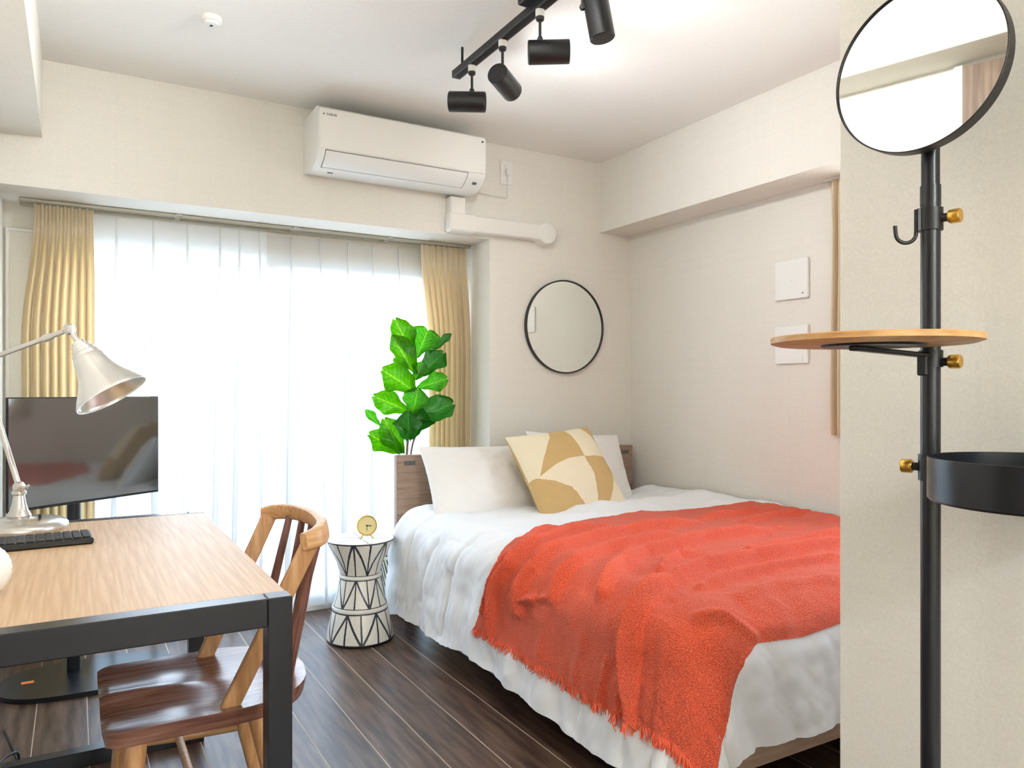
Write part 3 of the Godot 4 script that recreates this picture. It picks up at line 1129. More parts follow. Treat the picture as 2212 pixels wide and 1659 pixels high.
# a denser grid through the same points, with a nap of the given height
func finer(rows: Array, by: int, nap: float) -> Array:
	var f := FastNoiseLite.new()
	f.seed = 31
	f.frequency = 90.0
	f.fractal_octaves = 2
	var m := rows.size()
	var wide := []
	for i in m:
		var r: PackedVector3Array = rows[i]
		var o := PackedVector3Array()
		for j in r.size() - 1:
			for k in by:
				o.append(r[j].cubic_interpolate(r[j + 1], r[maxi(j - 1, 0)], r[mini(j + 2, r.size() - 1)], float(k) / by))
		o.append(r[r.size() - 1])
		wide.append(o)
	var out := []
	var w: int = wide[0].size()
	for i in m:
		for k in (by if i < m - 1 else 1):
			var a: PackedVector3Array = wide[i]
			var b: PackedVector3Array = wide[mini(i + 1, m - 1)]
			var c: PackedVector3Array = wide[maxi(i - 1, 0)]
			var d: PackedVector3Array = wide[mini(i + 2, m - 1)]
			var o := PackedVector3Array()
			for j in w:
				var p := a[j].cubic_interpolate(b[j], c[j], d[j], float(k) / by)
				var nn := (a[mini(j + 1, w - 1)] - a[maxi(j - 1, 0)]).cross(b[j] - c[j]).normalized()
				o.append(p - nn * nap * (0.5 + f.get_noise_3dv(p)))
			out.append(o)
	return out


# a filled case: lean is its tilt back from upright, roll its turn in its own plane
func pillow(called: String, label: String, category: String, c: Vector3, size: Vector2, th: float, lean: float, roll: float, turn: float, m: Material, seed_: int, group: String) -> void:
	var b := Basis(Vector3.UP, deg_to_rad(turn)) * Basis(Vector3.RIGHT, deg_to_rad(-lean)) * Basis(Vector3.BACK, deg_to_rad(roll))
	var f := FastNoiseLite.new()
	f.seed = seed_
	f.frequency = 1.0
	var o := thing(called, label, category, c - Vector3(0, size.y * 0.4, 0), group)
	var n := 40
	for face_ in 2:
		var sg := 1.0 if face_ == 0 else -1.0
		var rows := []
		for i in n + 1:
			var r := PackedVector3Array()
			for j in n + 1:
				var u := 2.0 * j / n - 1.0
				var w := 1.0 - 2.0 * i / n
				# more points near the seams
				u = sin(u * PI * 0.5)
				w = sin(w * PI * 0.5)
				var pu := pow(maxf(0.0, 1.0 - u * u), 0.42)
				var pw := pow(maxf(0.0, 1.0 - w * w), 0.42)
				var d := th * 0.5 * pu * pw
				d += 0.010 * f.get_noise_2d(u * 2.2, w * 2.2 + sg * 9.0) * pu * pw
				d += 0.006 * f.get_noise_2d(u * 5.0 + w * 3.0, w * 6.0 + sg * 5.0) * minf(1.0, pu * pw * 1.4)
				# the sides draw in between the corners
				var x := size.x * 0.5 * u * (1.0 - 0.055 * (1.0 - w * w))
				var y := size.y * 0.5 * w * (1.0 - 0.06 * (1.0 - u * u))
				r.append(c + b * Vector3(x, y, sg * d))
			rows.append(r)
		var mb := MB.new().grid(rows, face_ == 0)
		for q in mb.uv.size():
			mb.uv[q] = Vector2(sin((mb.uv[q].x * 2.0 - 1.0) * PI * 0.5), sin((mb.uv[q].y * 2.0 - 1.0) * PI * 0.5)) * 0.5 + Vector2(0.5, 0.5)
		put(mb, "front" if face_ == 0 else "back", m if face_ == 0 or m != M.cushion_cover else M.cushion_back, o)


func desk() -> void:
	var t := thing("desk", "oak-topped desk with a square black metal frame", "desk", Vector3(0.05, 0, -2.01))
	var x0 := -0.25
	var x1 := 0.353
	var z0 := -2.60
	var z1 := -1.432
	put(MB.new().span(Vector3(x0 + 0.004, 0.700, z0 + 0.045), Vector3(x1 - 0.003, 0.7245, z1 - 0.045), 0.001), "desktop", M.desk_oak, t)
	for x: float in [x0 + 0.0225, x1 - 0.0225]:
		for z: float in [z0 + 0.0225, z1 - 0.0225]:
			put(MB.new().span(Vector3(x - 0.0225, 0.0, z - 0.0225), Vector3(x + 0.0225, 0.725, z + 0.0225), 0.002), "leg", M.charcoal_metal, t)
	for z: float in [z0 + 0.0225, z1 - 0.0225]:
		put(MB.new().span(Vector3(x0 + 0.045, 0.672, z - 0.0225), Vector3(x1 - 0.045, 0.725, z + 0.0225), 0.002), "end_rail", M.charcoal_metal, t)
		put(MB.new().span(Vector3(x0 + 0.045, 0.0, z - 0.0225), Vector3(x1 - 0.045, 0.045, z + 0.0225), 0.002), "floor_rail", M.charcoal_metal, t)
	for x: float in [x0 + 0.012, x1 - 0.016]:
		put(MB.new().span(Vector3(x - 0.012, 0.660, z0 + 0.045), Vector3(x + 0.012, 0.700, z1 - 0.045), 0.002), "side_rail", M.charcoal_metal, t)


func chair() -> void:
	var t := thing("chair", "wooden spindle-back chair pushed under the desk", "chair", Vector3(0.27, 0, -1.89))
	var cz := -1.893
	# saddle seat
	var rows := []
	for i in 33:
		var u := i / 32.0
		var x := lerpf(0.045, 0.492, u)
		var hw := 0.212
		if u < 0.08:
			hw -= 0.02 * pow(1.0 - u / 0.08, 2)
		if u > 0.55:
			hw = 0.212 * sqrt(maxf(0.0, 1.0 - pow((u - 0.55) / 0.4501, 2.4)))
		hw = maxf(hw, 0.004)
		var r := PackedVector3Array()
		for j in 33:
			var w := 2.0 * j / 32 - 1.0
			var frontness := 1.0 - smoothstep(0.15, 0.75, u)
			var y := 0.432 - 0.011 * frontness * pow(sin(absf(w) * PI), 2) - 0.010 * smoothstep(0.25, 0.55, u) * (1.0 - smoothstep(0.7, 0.9, u)) * (1.0 - w * w)
			y += 0.006 * frontness * exp(-w * w / 0.02)
			if u < 0.05:
				y -= 0.004 * pow(1.0 - u / 0.05, 2)
			r.append(Vector3(x, y, cz + w * hw))
		rows.append(r)
	var lower := []
	for r0: PackedVector3Array in rows:
		var r1 := PackedVector3Array()
		for p in r0:
			r1.append(Vector3(lerpf(p.x, 0.27, 0.03), 0.396, lerpf(p.z, cz, 0.04)))
		lower.append(r1)
	var sb := MB.new().grid(rows, true)
	sb.grid(lower, false)
	var loop := []
	var loop2 := []
	for j in 33:
		loop.append(rows[0][j])
		loop2.append(lower[0][j])
	for i in range(1, 33):
		loop.append(rows[i][32])
		loop2.append(lower[i][32])
	for j in range(31, -1, -1):
		loop.append(rows[32][j])
		loop2.append(lower[32][j])
	for i in range(31, -1, -1):
		loop.append(rows[i][0])
		loop2.append(lower[i][0])
	var edge := [PackedVector3Array(loop), PackedVector3Array(loop2)]
	sb.grid(edge, false)
	put(sb, "seat", M.walnut_x, t)
	# top rail, bent
	var path := smooth_path([Vector3(0.437, 0.775, cz + 0.218), Vector3(0.474, 0.781, cz + 0.200), Vector3(0.505, 0.787, cz + 0.130), Vector3(0.517, 0.790, cz), Vector3(0.505, 0.787, cz - 0.130), Vector3(0.474, 0.781, cz - 0.200), Vector3(0.437, 0.775, cz - 0.218)], 8)
	var ring := []
	for i in path.size():
		var p: Vector3 = path[i]
		var d: Vector3 = (path[mini(i + 1, path.size() - 1)] - path[maxi(i - 1, 0)]).normalized()
		var out := d.cross(Vector3.UP).normalized()
		if out.x < 0.0:
			out = -out
		var endt := minf(i, path.size() - 1 - i) / 6.0
		var hh := lerpf(0.018, 0.021, minf(endt, 1.0))
		var r := PackedVector3Array()
		for k in 13:
			var an := TAU * k / 12
			var cx := signf(cos(an)) * pow(absf(cos(an)), 0.5)
			var sy := signf(sin(an)) * pow(absf(sin(an)), 0.5)
			r.append(p + out * (cx * 0.0135 - sy * 0.004) + Vector3.UP * sy * hh)
		ring.append(r)
	var tr := MB.new().grid(ring, true, 1, 1, true)
	for e in [0, ring.size() - 1]:
		var pts := []
		for k in 12:
			pts.append(ring[e][k])
		tr.face(pts, path[path.size() / 2])
	put(tr, "top_rail", M.oak_x, t)
	for s: float in [-1.0, 1.0]:
		put(MB.new().bar(Vector3(0.285, 0.420, cz + s * 0.178), Vector3(0.455, 0.770, cz + s * 0.208), 0.038, 0.016, Vector3(1, 0, 0), 0.003), "back_post", M.oak_y, t)
	for k in 5:
		var w := (k - 2) / 2.0
		var a := Vector3(0.455 - 0.055 * w * w, 0.415, cz + w * 0.115)
		var b := Vector3(0.514 - 0.020 * w * w, 0.775, cz + w * 0.145)
		put(MB.new().tube([a, a.lerp(b, 0.5), b], [0.0105, 0.0115, 0.009], 10), "spindle", M.walnut_y, t)
	var legs := {}
	for s: float in [-1.0, 1.0]:
		for e in 2:
			var top := Vector3([0.110, 0.345][e], 0.405, cz + s * 0.165)
			var bot := Vector3([0.075, 0.435][e], 0.0, cz + s * 0.195)
			put(MB.new().tube([bot, bot.lerp(top, 0.6), top], [0.0125, 0.019, 0.021], 14), "leg", M.oak_y, t)
			legs[[s, e]] = [bot, top]
		var p0: Vector3 = legs[[s, 0]][0].lerp(legs[[s, 0]][1], 0.60)
		var p1: Vector3 = legs[[s, 1]][0].lerp(legs[[s, 1]][1], 0.56)
		put(MB.new().tube([p0, p0.lerp(p1, 0.5), p1], [0.009, 0.0125, 0.009], 12), "stretcher", M.oak_x, t)
		legs[s] = p0.lerp(p1, 0.45)
	put(MB.new().tube([legs[-1.0], legs[1.0]], 0.0095, 12), "stretcher", M.oak_x, t)


func desk_items() -> void:
	# lamp
	var at := Vector3(-0.135, 0.725, -2.49)
	var t := thing("desk_lamp", "brushed nickel desk lamp with a bell-shaped shade", "lamp", at)
	put(MB.new().lathe([Vector2(0, 0), Vector2(0.118, 0.0), Vector2(0.120, 0.004), Vector2(0.119, 0.014), Vector2(0.112, 0.022), Vector2(0.098, 0.027), Vector2(0.06, 0.031), Vector2(0.03, 0.034), Vector2(0.02, 0.042), Vector2(0.0, 0.042)], 48, Transform3D(Basis(), at)), "base", M.nickel, t)
	put(MB.new().lathe([Vector2(0.0, 0.030), Vector2(0.028, 0.031), Vector2(0.030, 0.040), Vector2(0.022, 0.055), Vector2(0.017, 0.075), Vector2(0.014, 0.095), Vector2(0.018, 0.100), Vector2(0.018, 0.106), Vector2(0.010, 0.112), Vector2(0.0, 0.113)], 24, Transform3D(Basis(), at)), "column", M.nickel, t)
	put(MB.new().tube([at + Vector3(0.05, 0.030, 0.03), at + Vector3(0.05, 0.042, 0.03)], 0.004, 10), "switch_button", M.black_plastic, t)
	var k0 := at + Vector3(0, 0.118, 0)
	var k1 := Vector3(-0.232, 1.19, -2.585)
	var k2 := Vector3(-0.015, 1.282, -2.458)
	var joint := put(MB.new().lathe([Vector2(0, -0.014), Vector2(0.012, -0.012), Vector2(0.016, -0.004), Vector2(0.016, 0.004), Vector2(0.012, 0.012), Vector2(0, 0.014)], 20, aim(k0, Vector3(0.5, 0, 0.87))), "joint", M.nickel, t)
	put(MB.new().tube([k0, k0 + Vector3(0.018, 0.0, 0.030), k0 + Vector3(0.024, 0.008, 0.034)], [0.005, 0.005, 0.003], 8), "wing_nut", M.nickel, joint)
	put(MB.new().tube([k0, k1], 0.0075, 14), "lower_arm", M.nickel, t)
	put(MB.new().lathe([Vector2(0, -0.013), Vector2(0.014, -0.011), Vector2(0.017, 0), Vector2(0.014, 0.011), Vector2(0, 0.013)], 20, aim(k1, Vector3(0.5, 0, 0.87))), "joint", M.nickel, t)
	var am := put(MB.new().tube([k1, k1.lerp(k2, 0.72)], 0.0068, 14), "upper_arm", M.nickel, t)
	put(MB.new().tube([k1.lerp(k2, 0.70), k1.lerp(k2, 0.72), k1.lerp(k2, 0.80), k1.lerp(k2, 0.82), k2], [0.0085, 0.0105, 0.0105, 0.0075, 0.007], 14), "arm_sleeve", M.nickel, am)
	put(MB.new().lathe([Vector2(0, -0.013), Vector2(0.012, -0.012), Vector2(0.016, -0.005), Vector2(0.016, 0.005), Vector2(0.012, 0.012), Vector2(0, 0.013)], 20, aim(k2, Vector3(0.5, 0, 0.87))), "joint", M.nickel, t)
	var ax := Vector3(0.108, -0.190, 0.055).normalized()
	put(MB.new().tube([k2, k2 + ax * 0.045], 0.0075, 12), "shade_neck", M.nickel, t)
	var xf := aim(k2 + ax * 0.040, ax)
	var prof := [Vector2(0.0, 0.0), Vector2(0.012, 0.0), Vector2(0.018, 0.003), Vector2(0.019, 0.012), Vector2(0.024, 0.014), Vector2(0.025, 0.024), Vector2(0.030, 0.026), Vector2(0.031, 0.036), Vector2(0.036, 0.039), Vector2(0.037, 0.050), Vector2(0.041, 0.054), Vector2(0.045, 0.075), Vector2(0.051, 0.095), Vector2(0.060, 0.115), Vector2(0.073, 0.135), Vector2(0.087, 0.155), Vector2(0.096, 0.170), Vector2(0.099, 0.174), Vector2(0.0995, 0.180)]
	prof.reverse()
	var inner := []
	for p: Vector2 in prof:
		inner.append(Vector2(maxf(p.x - 0.0022, 0.0), p.y + (0.002 if p.y < 0.02 else 0.0)))
	inner.reverse()
	var sh := put(MB.new().lathe(inner + prof, 56, xf), "lamp_shade", M.shade_nickel, t)
	put(MB.new().lathe([Vector2(0, 0.115), Vector2(0.018, 0.112), Vector2(0.028, 0.098), Vector2(0.030, 0.085), Vector2(0.022, 0.062), Vector2(0.014, 0.045), Vector2(0.013, 0.012)], 20, xf), "bulb", M.bulb_glass, sh)
	# keyboard
	var kb := thing("keyboard", "flat black keyboard lying in front of the lamp on the desk", "keyboard", Vector3(-0.10, 0.725, -2.23))
	var kbas := Basis(Vector3.UP, deg_to_rad(3.0))
	var kc := Vector3(-0.108, 0.7335, -2.222)
	put(MB.new().box(kc, Vector3(0.290, 0.015, 0.125), 0.003, kbas), "case", M.black_plastic, kb)
	var key := MB.new().box(Vector3.ZERO, Vector3(0.0165, 0.004, 0.0175), 0.0012, kbas).mesh(Vector3.ZERO, M.black_metal)
	for r in 5:
		for c in 14:
			var o := MeshInstance3D.new()
			o.name = "key"
			o.mesh = key
			o.position = kc + kbas * Vector3(-0.130 + c * 0.0200, 0.0092, -0.046 + r * 0.0225) - kb.position
			kb.add_child(o, true)
	# white round vase
	var va := Vector3(-0.152, 0.725, -1.725)
	var vs := thing("round_vase", "small white textured ball-shaped vase at the desk's left edge", "vase", va)
	var pr := []
	for k in 25:
		var an := lerpf(-PI * 0.42, PI * 0.40, k / 24.0)
		pr.append(Vector2(0.047 * cos(an) + (0.0012 if k % 2 else 0.0), 0.046 + 0.050 * sin(an)))
	pr[0] = Vector2(pr[0].x, 0.0)
	put(MB.new().lathe([Vector2(0, 0)] + pr + [Vector2(0.010, 0.0925), Vector2(0.009, 0.06), Vector2(0.0, 0.058)], 40, Transform3D(Basis(), va)), "body", M.ceramic, vs)


func television() -> void:
	var c := Vector3(0.05, 0, -3.335)
	var t := thing("television", "flat black television on a floor stand behind the desk", "television", c)
	var poly := PackedVector2Array()
	for k in 48:
		var an := TAU * k / 48
		var cx := signf(cos(an)) * pow(absf(cos(an)), 0.75)
		var sy := signf(sin(an)) * pow(absf(sin(an)), 0.75)
		poly.append(Vector2(0.30 * cx, 0.195 * sy))
	var lie := Basis(Vector3.RIGHT, Vector3.FORWARD, Vector3.UP)
	var bs := put(MB.new().prism(poly, 0.018, Transform3D(lie, c)), "stand_base", M.charcoal_metal, t)
	put(MB.new().span(Vector3(-0.175, 0.0178, -3.36), Vector3(-0.135, 0.0186, -3.335)), "sticker", M.orange_label, bs).set_meta("label", "orange sticker")
	put(MB.new().tube([Vector3(-0.005, 0.015, -3.405), Vector3(-0.005, 0.95, -3.405)], 0.024, 24), "pole", M.charcoal_metal, t)
	var l := Vector3(-0.209, 0, -3.195)
	var r := Vector3(0.310, 0, -3.565)
	var d := (r - l).normalized()
	var nn := d.cross(Vector3.UP).normalized()
	if nn.z < 0.0:
		nn = -nn
	var b := Basis(d, Vector3.UP, nn)
	var mid := (l + r) * 0.5
	var w := l.distance_to(r)
	var y0 := 0.676
	var y1 := 1.086
	var hs := put(MB.new().box(mid + Vector3.UP * (y0 + y1) * 0.5 - nn * 0.0055, Vector3(w, y1 - y0, 0.010), 0.002, b), "housing", M.black_plastic, t)
	put(MB.new().box(mid + Vector3.UP * 0.83 - nn * 0.022, Vector3(w * 0.7, 0.26, 0.026), 0.008, b), "rear_cover", M.black_plastic, t)
	put(MB.new().box(mid + Vector3.UP * ((y0 + y1) * 0.5 + 0.003) + nn * 0.0006, Vector3(w - 0.008, y1 - y0 - 0.014, 0.0022), 0.0005, b), "screen_panel", M.screen, hs)
	put(MB.new().box(mid + Vector3.UP * 0.86 - nn * 0.045, Vector3(0.20, 0.20, 0.022), 0.004, b), "bracket", M.black_metal, t)
	# loose cable with a yellow plug behind the pole
	var cb := put(MB.new().tube(smooth_path([Vector3(0.02, 0.16, -3.44), Vector3(0.035, 0.115, -3.44), Vector3(0.05, 0.095, -3.43), Vector3(0.065, 0.10, -3.425)]), 0.0035, 8), "cable", M.cable_white, t)
	put(MB.new().tube([Vector3(0.065, 0.10, -3.425), Vector3(0.085, 0.108, -3.42), Vector3(0.092, 0.111, -3.418)], [0.006, 0.007, 0.004], 10), "plug", M.yellow_plastic, cb)
	var pc := put(MB.new().tube(smooth_path([Vector3(-0.245, 0.005, -2.20), Vector3(-0.20, 0.05, -2.45), Vector3(-0.185, 0.058, -2.575), Vector3(-0.15, 0.05, -2.64), Vector3(-0.15, 0.006, -2.70), Vector3(-0.20, 0.004, -2.95)]), 0.0035, 8), "power_cord", M.black_plastic)
	tag(pc, "thin black power cord trailing over the desk's floor rail", "cord")


func stool_and_clock() -> void:
	var c := Vector3(1.106, 0, -3.27)
	var t := thing("drum_stool", "white hourglass side table inlaid with dark triangular lines", "side table", c)
	var xf := Transform3D(Basis(Vector3.UP, 0.35), c)
	put(MB.new().lathe([Vector2(0, 0), Vector2(0.146, 0), Vector2(0.148, 0.008), Vector2(0, 0.008)], 48, xf), "foot_ring", M.black_metal, t)
	put(MB.new().lathe([Vector2(0.147, 0.008), Vector2(0.143, 0.05), Vector2(0.122, 0.137), Vector2(0, 0.137)], 64, xf), "lower_drum", M.stool_inlay, t)
	put(MB.new().lathe([Vector2(0.118, 0.137), Vector2(0.123, 0.140), Vector2(0.125, 0.147), Vector2(0.123, 0.154), Vector2(0.117, 0.157)], 64, xf), "ring", M.ceramic, t)
	put(MB.new().lathe([Vector2(0.119, 0.157), Vector2(0.106, 0.20), Vector2(0.090, 0.277), Vector2(0, 0.277)], 64, xf), "middle_drum", M.stool_inlay, t)
	put(MB.new().lathe([Vector2(0.088, 0.277), Vector2(0.094, 0.280), Vector2(0.096, 0.286), Vector2(0.094, 0.292), Vector2(0.088, 0.295)], 64, xf), "ring", M.ceramic, t)
	put(MB.new().lathe([Vector2(0.089, 0.295), Vector2(0.105, 0.35), Vector2(0.148, 0.443), Vector2(0.149, 0.446), Vector2(0.147, 0.449), Vector2(0, 0.449)], 64, xf), "upper_drum", M.stool_inlay, t)
	for k in 3:
		var an := 0.6 + k * 1.05
		var dr := Vector3(cos(an), 0, sin(an)) * 0.142
		put(MB.new().bar(c + Vector3.UP * 0.4492 - dr, c + Vector3.UP * 0.4492 + dr, 0.003, 0.0008, Vector3(-sin(an), 0, cos(an))), "inlay_line", M.plastic_grey, t)
	# clock
	var p := Vector3(1.118, 0.449, -3.215)
	var k := thing("alarm_clock", "small round brass alarm clock on the patterned side table", "clock", p)
	var face_dir := Vector3(-0.28, 0.05, 0.96).normalized()
	var mid := p + Vector3(0, 0.064, 0)
	var fx := aim(mid - face_dir * 0.014, face_dir)
	put(MB.new().lathe([Vector2(0, 0), Vector2(0.034, 0.0), Vector2(0.042, 0.006), Vector2(0.045, 0.015), Vector2(0.045, 0.026), Vector2(0.042, 0.030), Vector2(0.039, 0.0275), Vector2(0.0, 0.0275)], 40, fx), "case", M.brass, k)
	var fc := put(MB.new().lathe([Vector2(0.039, 0.0276), Vector2(0.039, 0.0282), Vector2(0, 0.0282)], 40, fx), "dial", M.brass_face, k)
	var o := mid + face_dir * 0.0148
	var sx := face_dir.cross(Vector3.UP).normalized() * -1.0
	put(MB.new().bar(o, o + sx * 0.020 - Vector3.UP * 0.002, 0.0035, 0.001, Vector3.UP), "hour_hand", M.black_metal, fc)
	put(MB.new().bar(o, o - Vector3.UP * 0.027, 0.0022, 0.001, sx), "minute_hand", M.black_metal, fc)
	put(MB.new().tube([o, o + face_dir * 0.002], 0.004, 10), "pivot", M.black_metal, fc)
	for s: float in [-1.0, 1.0]:
		put(MB.new().tube(smooth_path([mid - Vector3.UP * 0.040 + sx * s * 0.014, mid - Vector3.UP * 0.050 + sx * s * 0.022, p + sx * s * 0.030 + Vector3.UP * 0.003]), 0.0028, 8), "foot", M.brass, k)
	put(MB.new().tube([mid + Vector3.UP * 0.043, mid + Vector3.UP * 0.051], 0.0025, 8), "button", M.brass, k)


func leaf_rows(base: Vector3, tip: Vector3, wide: float, twist: float, seed_: int) -> Array:
	var ax := tip - base
	var ln := ax.length()
	var y := ax / ln
	var nrm := Vector3(-0.30 + 0.15 * sin(seed_ * 2.1) - twist * 0.6, 0.10 + 0.30 * cos(seed_ * 1.3), 1.0 - absf(twist) * 0.3).normalized()
	var x := y.cross(nrm).normalized()
	nrm = x.cross(y)
	var rows := []
	for i in 15:
		var t := i / 14.0
		# fiddle shape: narrow waist, broad round end with a notch
		var w := lerpf(0.10, 0.34, smoothstep(0.0, 0.25, t)) + 0.36 * smoothstep(0.2, 0.62, t)
		if t > 0.62:
			w = 0.70 * sqrt(maxf(0.0, 1.0 - pow((t - 0.62) / 0.40, 2)))
		w *= wide * 0.5 * ln
		w *= 1.0 + 0.10 * sin(t * 14.0 + seed_)
		if i == 14:
			w = 0.12 * wide * ln
		var r := PackedVector3Array()
		for j in 11:
			var s := j / 5.0 - 1.0
			var cup := 0.16 * wide * ln * s * s
			var wave := 0.045 * ln * sin(t * 13.0 + seed_ * 1.7 + s * 2.0) * absf(s)
			var bow := -0.16 * ln * t * t + 0.05 * ln * t
			var notch := -0.07 * ln * exp(-s * s / 0.05) * smoothstep(0.8, 1.0, t) + 0.02 * ln * absf(s) * smoothstep(0.8, 1.0, t)
			var round_ := -0.10 * ln * s * s * smoothstep(0.55, 1.0, t)
			r.append(base + y * (ln * t + notch + round_) + x * (w * s) + nrm * (cup + wave + bow))
		rows.append(r)
	return rows


func plant() -> void:
	var c := Vector3(1.43, 0, -3.585)
	var t := thing("potted_fig", "fiddle-leaf fig with big glossy leaves, behind the headboard", "plant", c)
	put(MB.new().lathe([Vector2(0, 0), Vector2(0.085, 0), Vector2(0.090, 0.01), Vector2(0.108, 0.27), Vector2(0.110, 0.285), Vector2(0.104, 0.285), Vector2(0.100, 0.26), Vector2(0, 0.26)], 40, Transform3D(Basis(), c)), "pot", M.pot_white, t)
	var pt: Node3D = t.get_child(0)
	for k in 28:
		# slanting stripes woven round the pot
		var path := []
		for i in 9:
			var s := i / 8.0
			var an := TAU * k / 28.0 + s * 0.9
			var rr := lerpf(0.0905, 0.1088, s)
			path.append(c + Vector3(cos(an) * rr, lerpf(0.012, 0.272, s), sin(an) * rr))
		put(MB.new().tube(path, 0.0026, 6), "stripe", M.pot_line, pt)
	put(MB.new().lathe([Vector2(0.1, 0.262), Vector2(0.05, 0.270), Vector2(0, 0.272)].duplicate(), 24, Transform3D(Basis(), c)), "soil", M.soil, t)
	put(MB.new().tube(smooth_path([Vector3(1.432, 0.26, -3.585), Vector3(1.446, 0.55, -3.58), Vector3(1.455, 0.80, -3.575), Vector3(1.468, 0.95, -3.575), Vector3(1.485, 1.12, -3.575), Vector3(1.50, 1.28, -3.575)]), 0.0065, 10), "stem", M.stem, t)
	put(MB.new().tube(smooth_path([Vector3(1.438, 0.26, -3.575), Vector3(1.462, 0.70, -3.56), Vector3(1.478, 0.84, -3.555), Vector3(1.510, 0.91, -3.55)]), 0.0050, 10), "stem", M.stem, t)
	var leaves := [
		[1.484, 1.276, 1.380, 1.475, 0.52, 0.25], [1.484, 1.192, 1.355, 1.384, 0.50, -0.20], [1.499, 1.276, 1.578, 1.437, 0.85, 0.10],
		[1.591, 1.302, 1.704, 1.418, 0.25, 0.90], [1.504, 1.164, 1.664, 1.323, 0.50, 0.50], [1.484, 1.107, 1.319, 1.222, 0.80, -0.10],
		[1.504, 1.121, 1.661, 1.177, 0.55, 0.30], [1.464, 1.005, 1.283, 1.085, 0.55, -0.30], [1.474, 0.995, 1.486, 1.126, 0.90, 0.15],
		[1.464, 0.948, 1.704, 1.057, 0.50, 0.40], [1.419, 0.792, 1.257, 0.903, 0.62, 0.00], [1.449, 0.865, 1.417, 1.010, 0.75, 0.20],
		[1.464, 0.864, 1.519, 1.027, 0.70, 0.35], [1.312, 0.933, 1.243, 1.019, 0.40, -0.50], [1.419, 0.794, 1.321, 0.974, 0.62, -0.10],
		[1.454, 1.201, 1.409, 1.288, 0.50, -0.30], [1.504, 0.901, 1.591, 0.998, 0.45, 0.50], [1.489, 1.164, 1.524, 1.258, 0.80, 0.00]]
	for k in leaves.size():
		var l: Array = leaves[k]
		var dz: float = [0.02, 0.035, 0.03, -0.03, 0.01, 0.02, 0.015, 0.0, 0.05, 0.03, 0.02, 0.06, 0.05, -0.02, 0.0, -0.02, 0.02, 0.04][k]
		var tz := dz + 0.04 * sin(k * 2.4)
		var rows := leaf_rows(Vector3(l[0], l[1], -3.57 + dz * 0.6), Vector3(l[2], l[3], -3.57 + tz), l[4] * 1.6, l[5], k)
		put(MB.new().grid(rows, false), "leaf", M["leaf_%d" % [1, 1, 0, 2, 2, 1, 0, 1, 0, 2, 1, 2, 2, 0, 1, 0, 2, 0][k]], t)


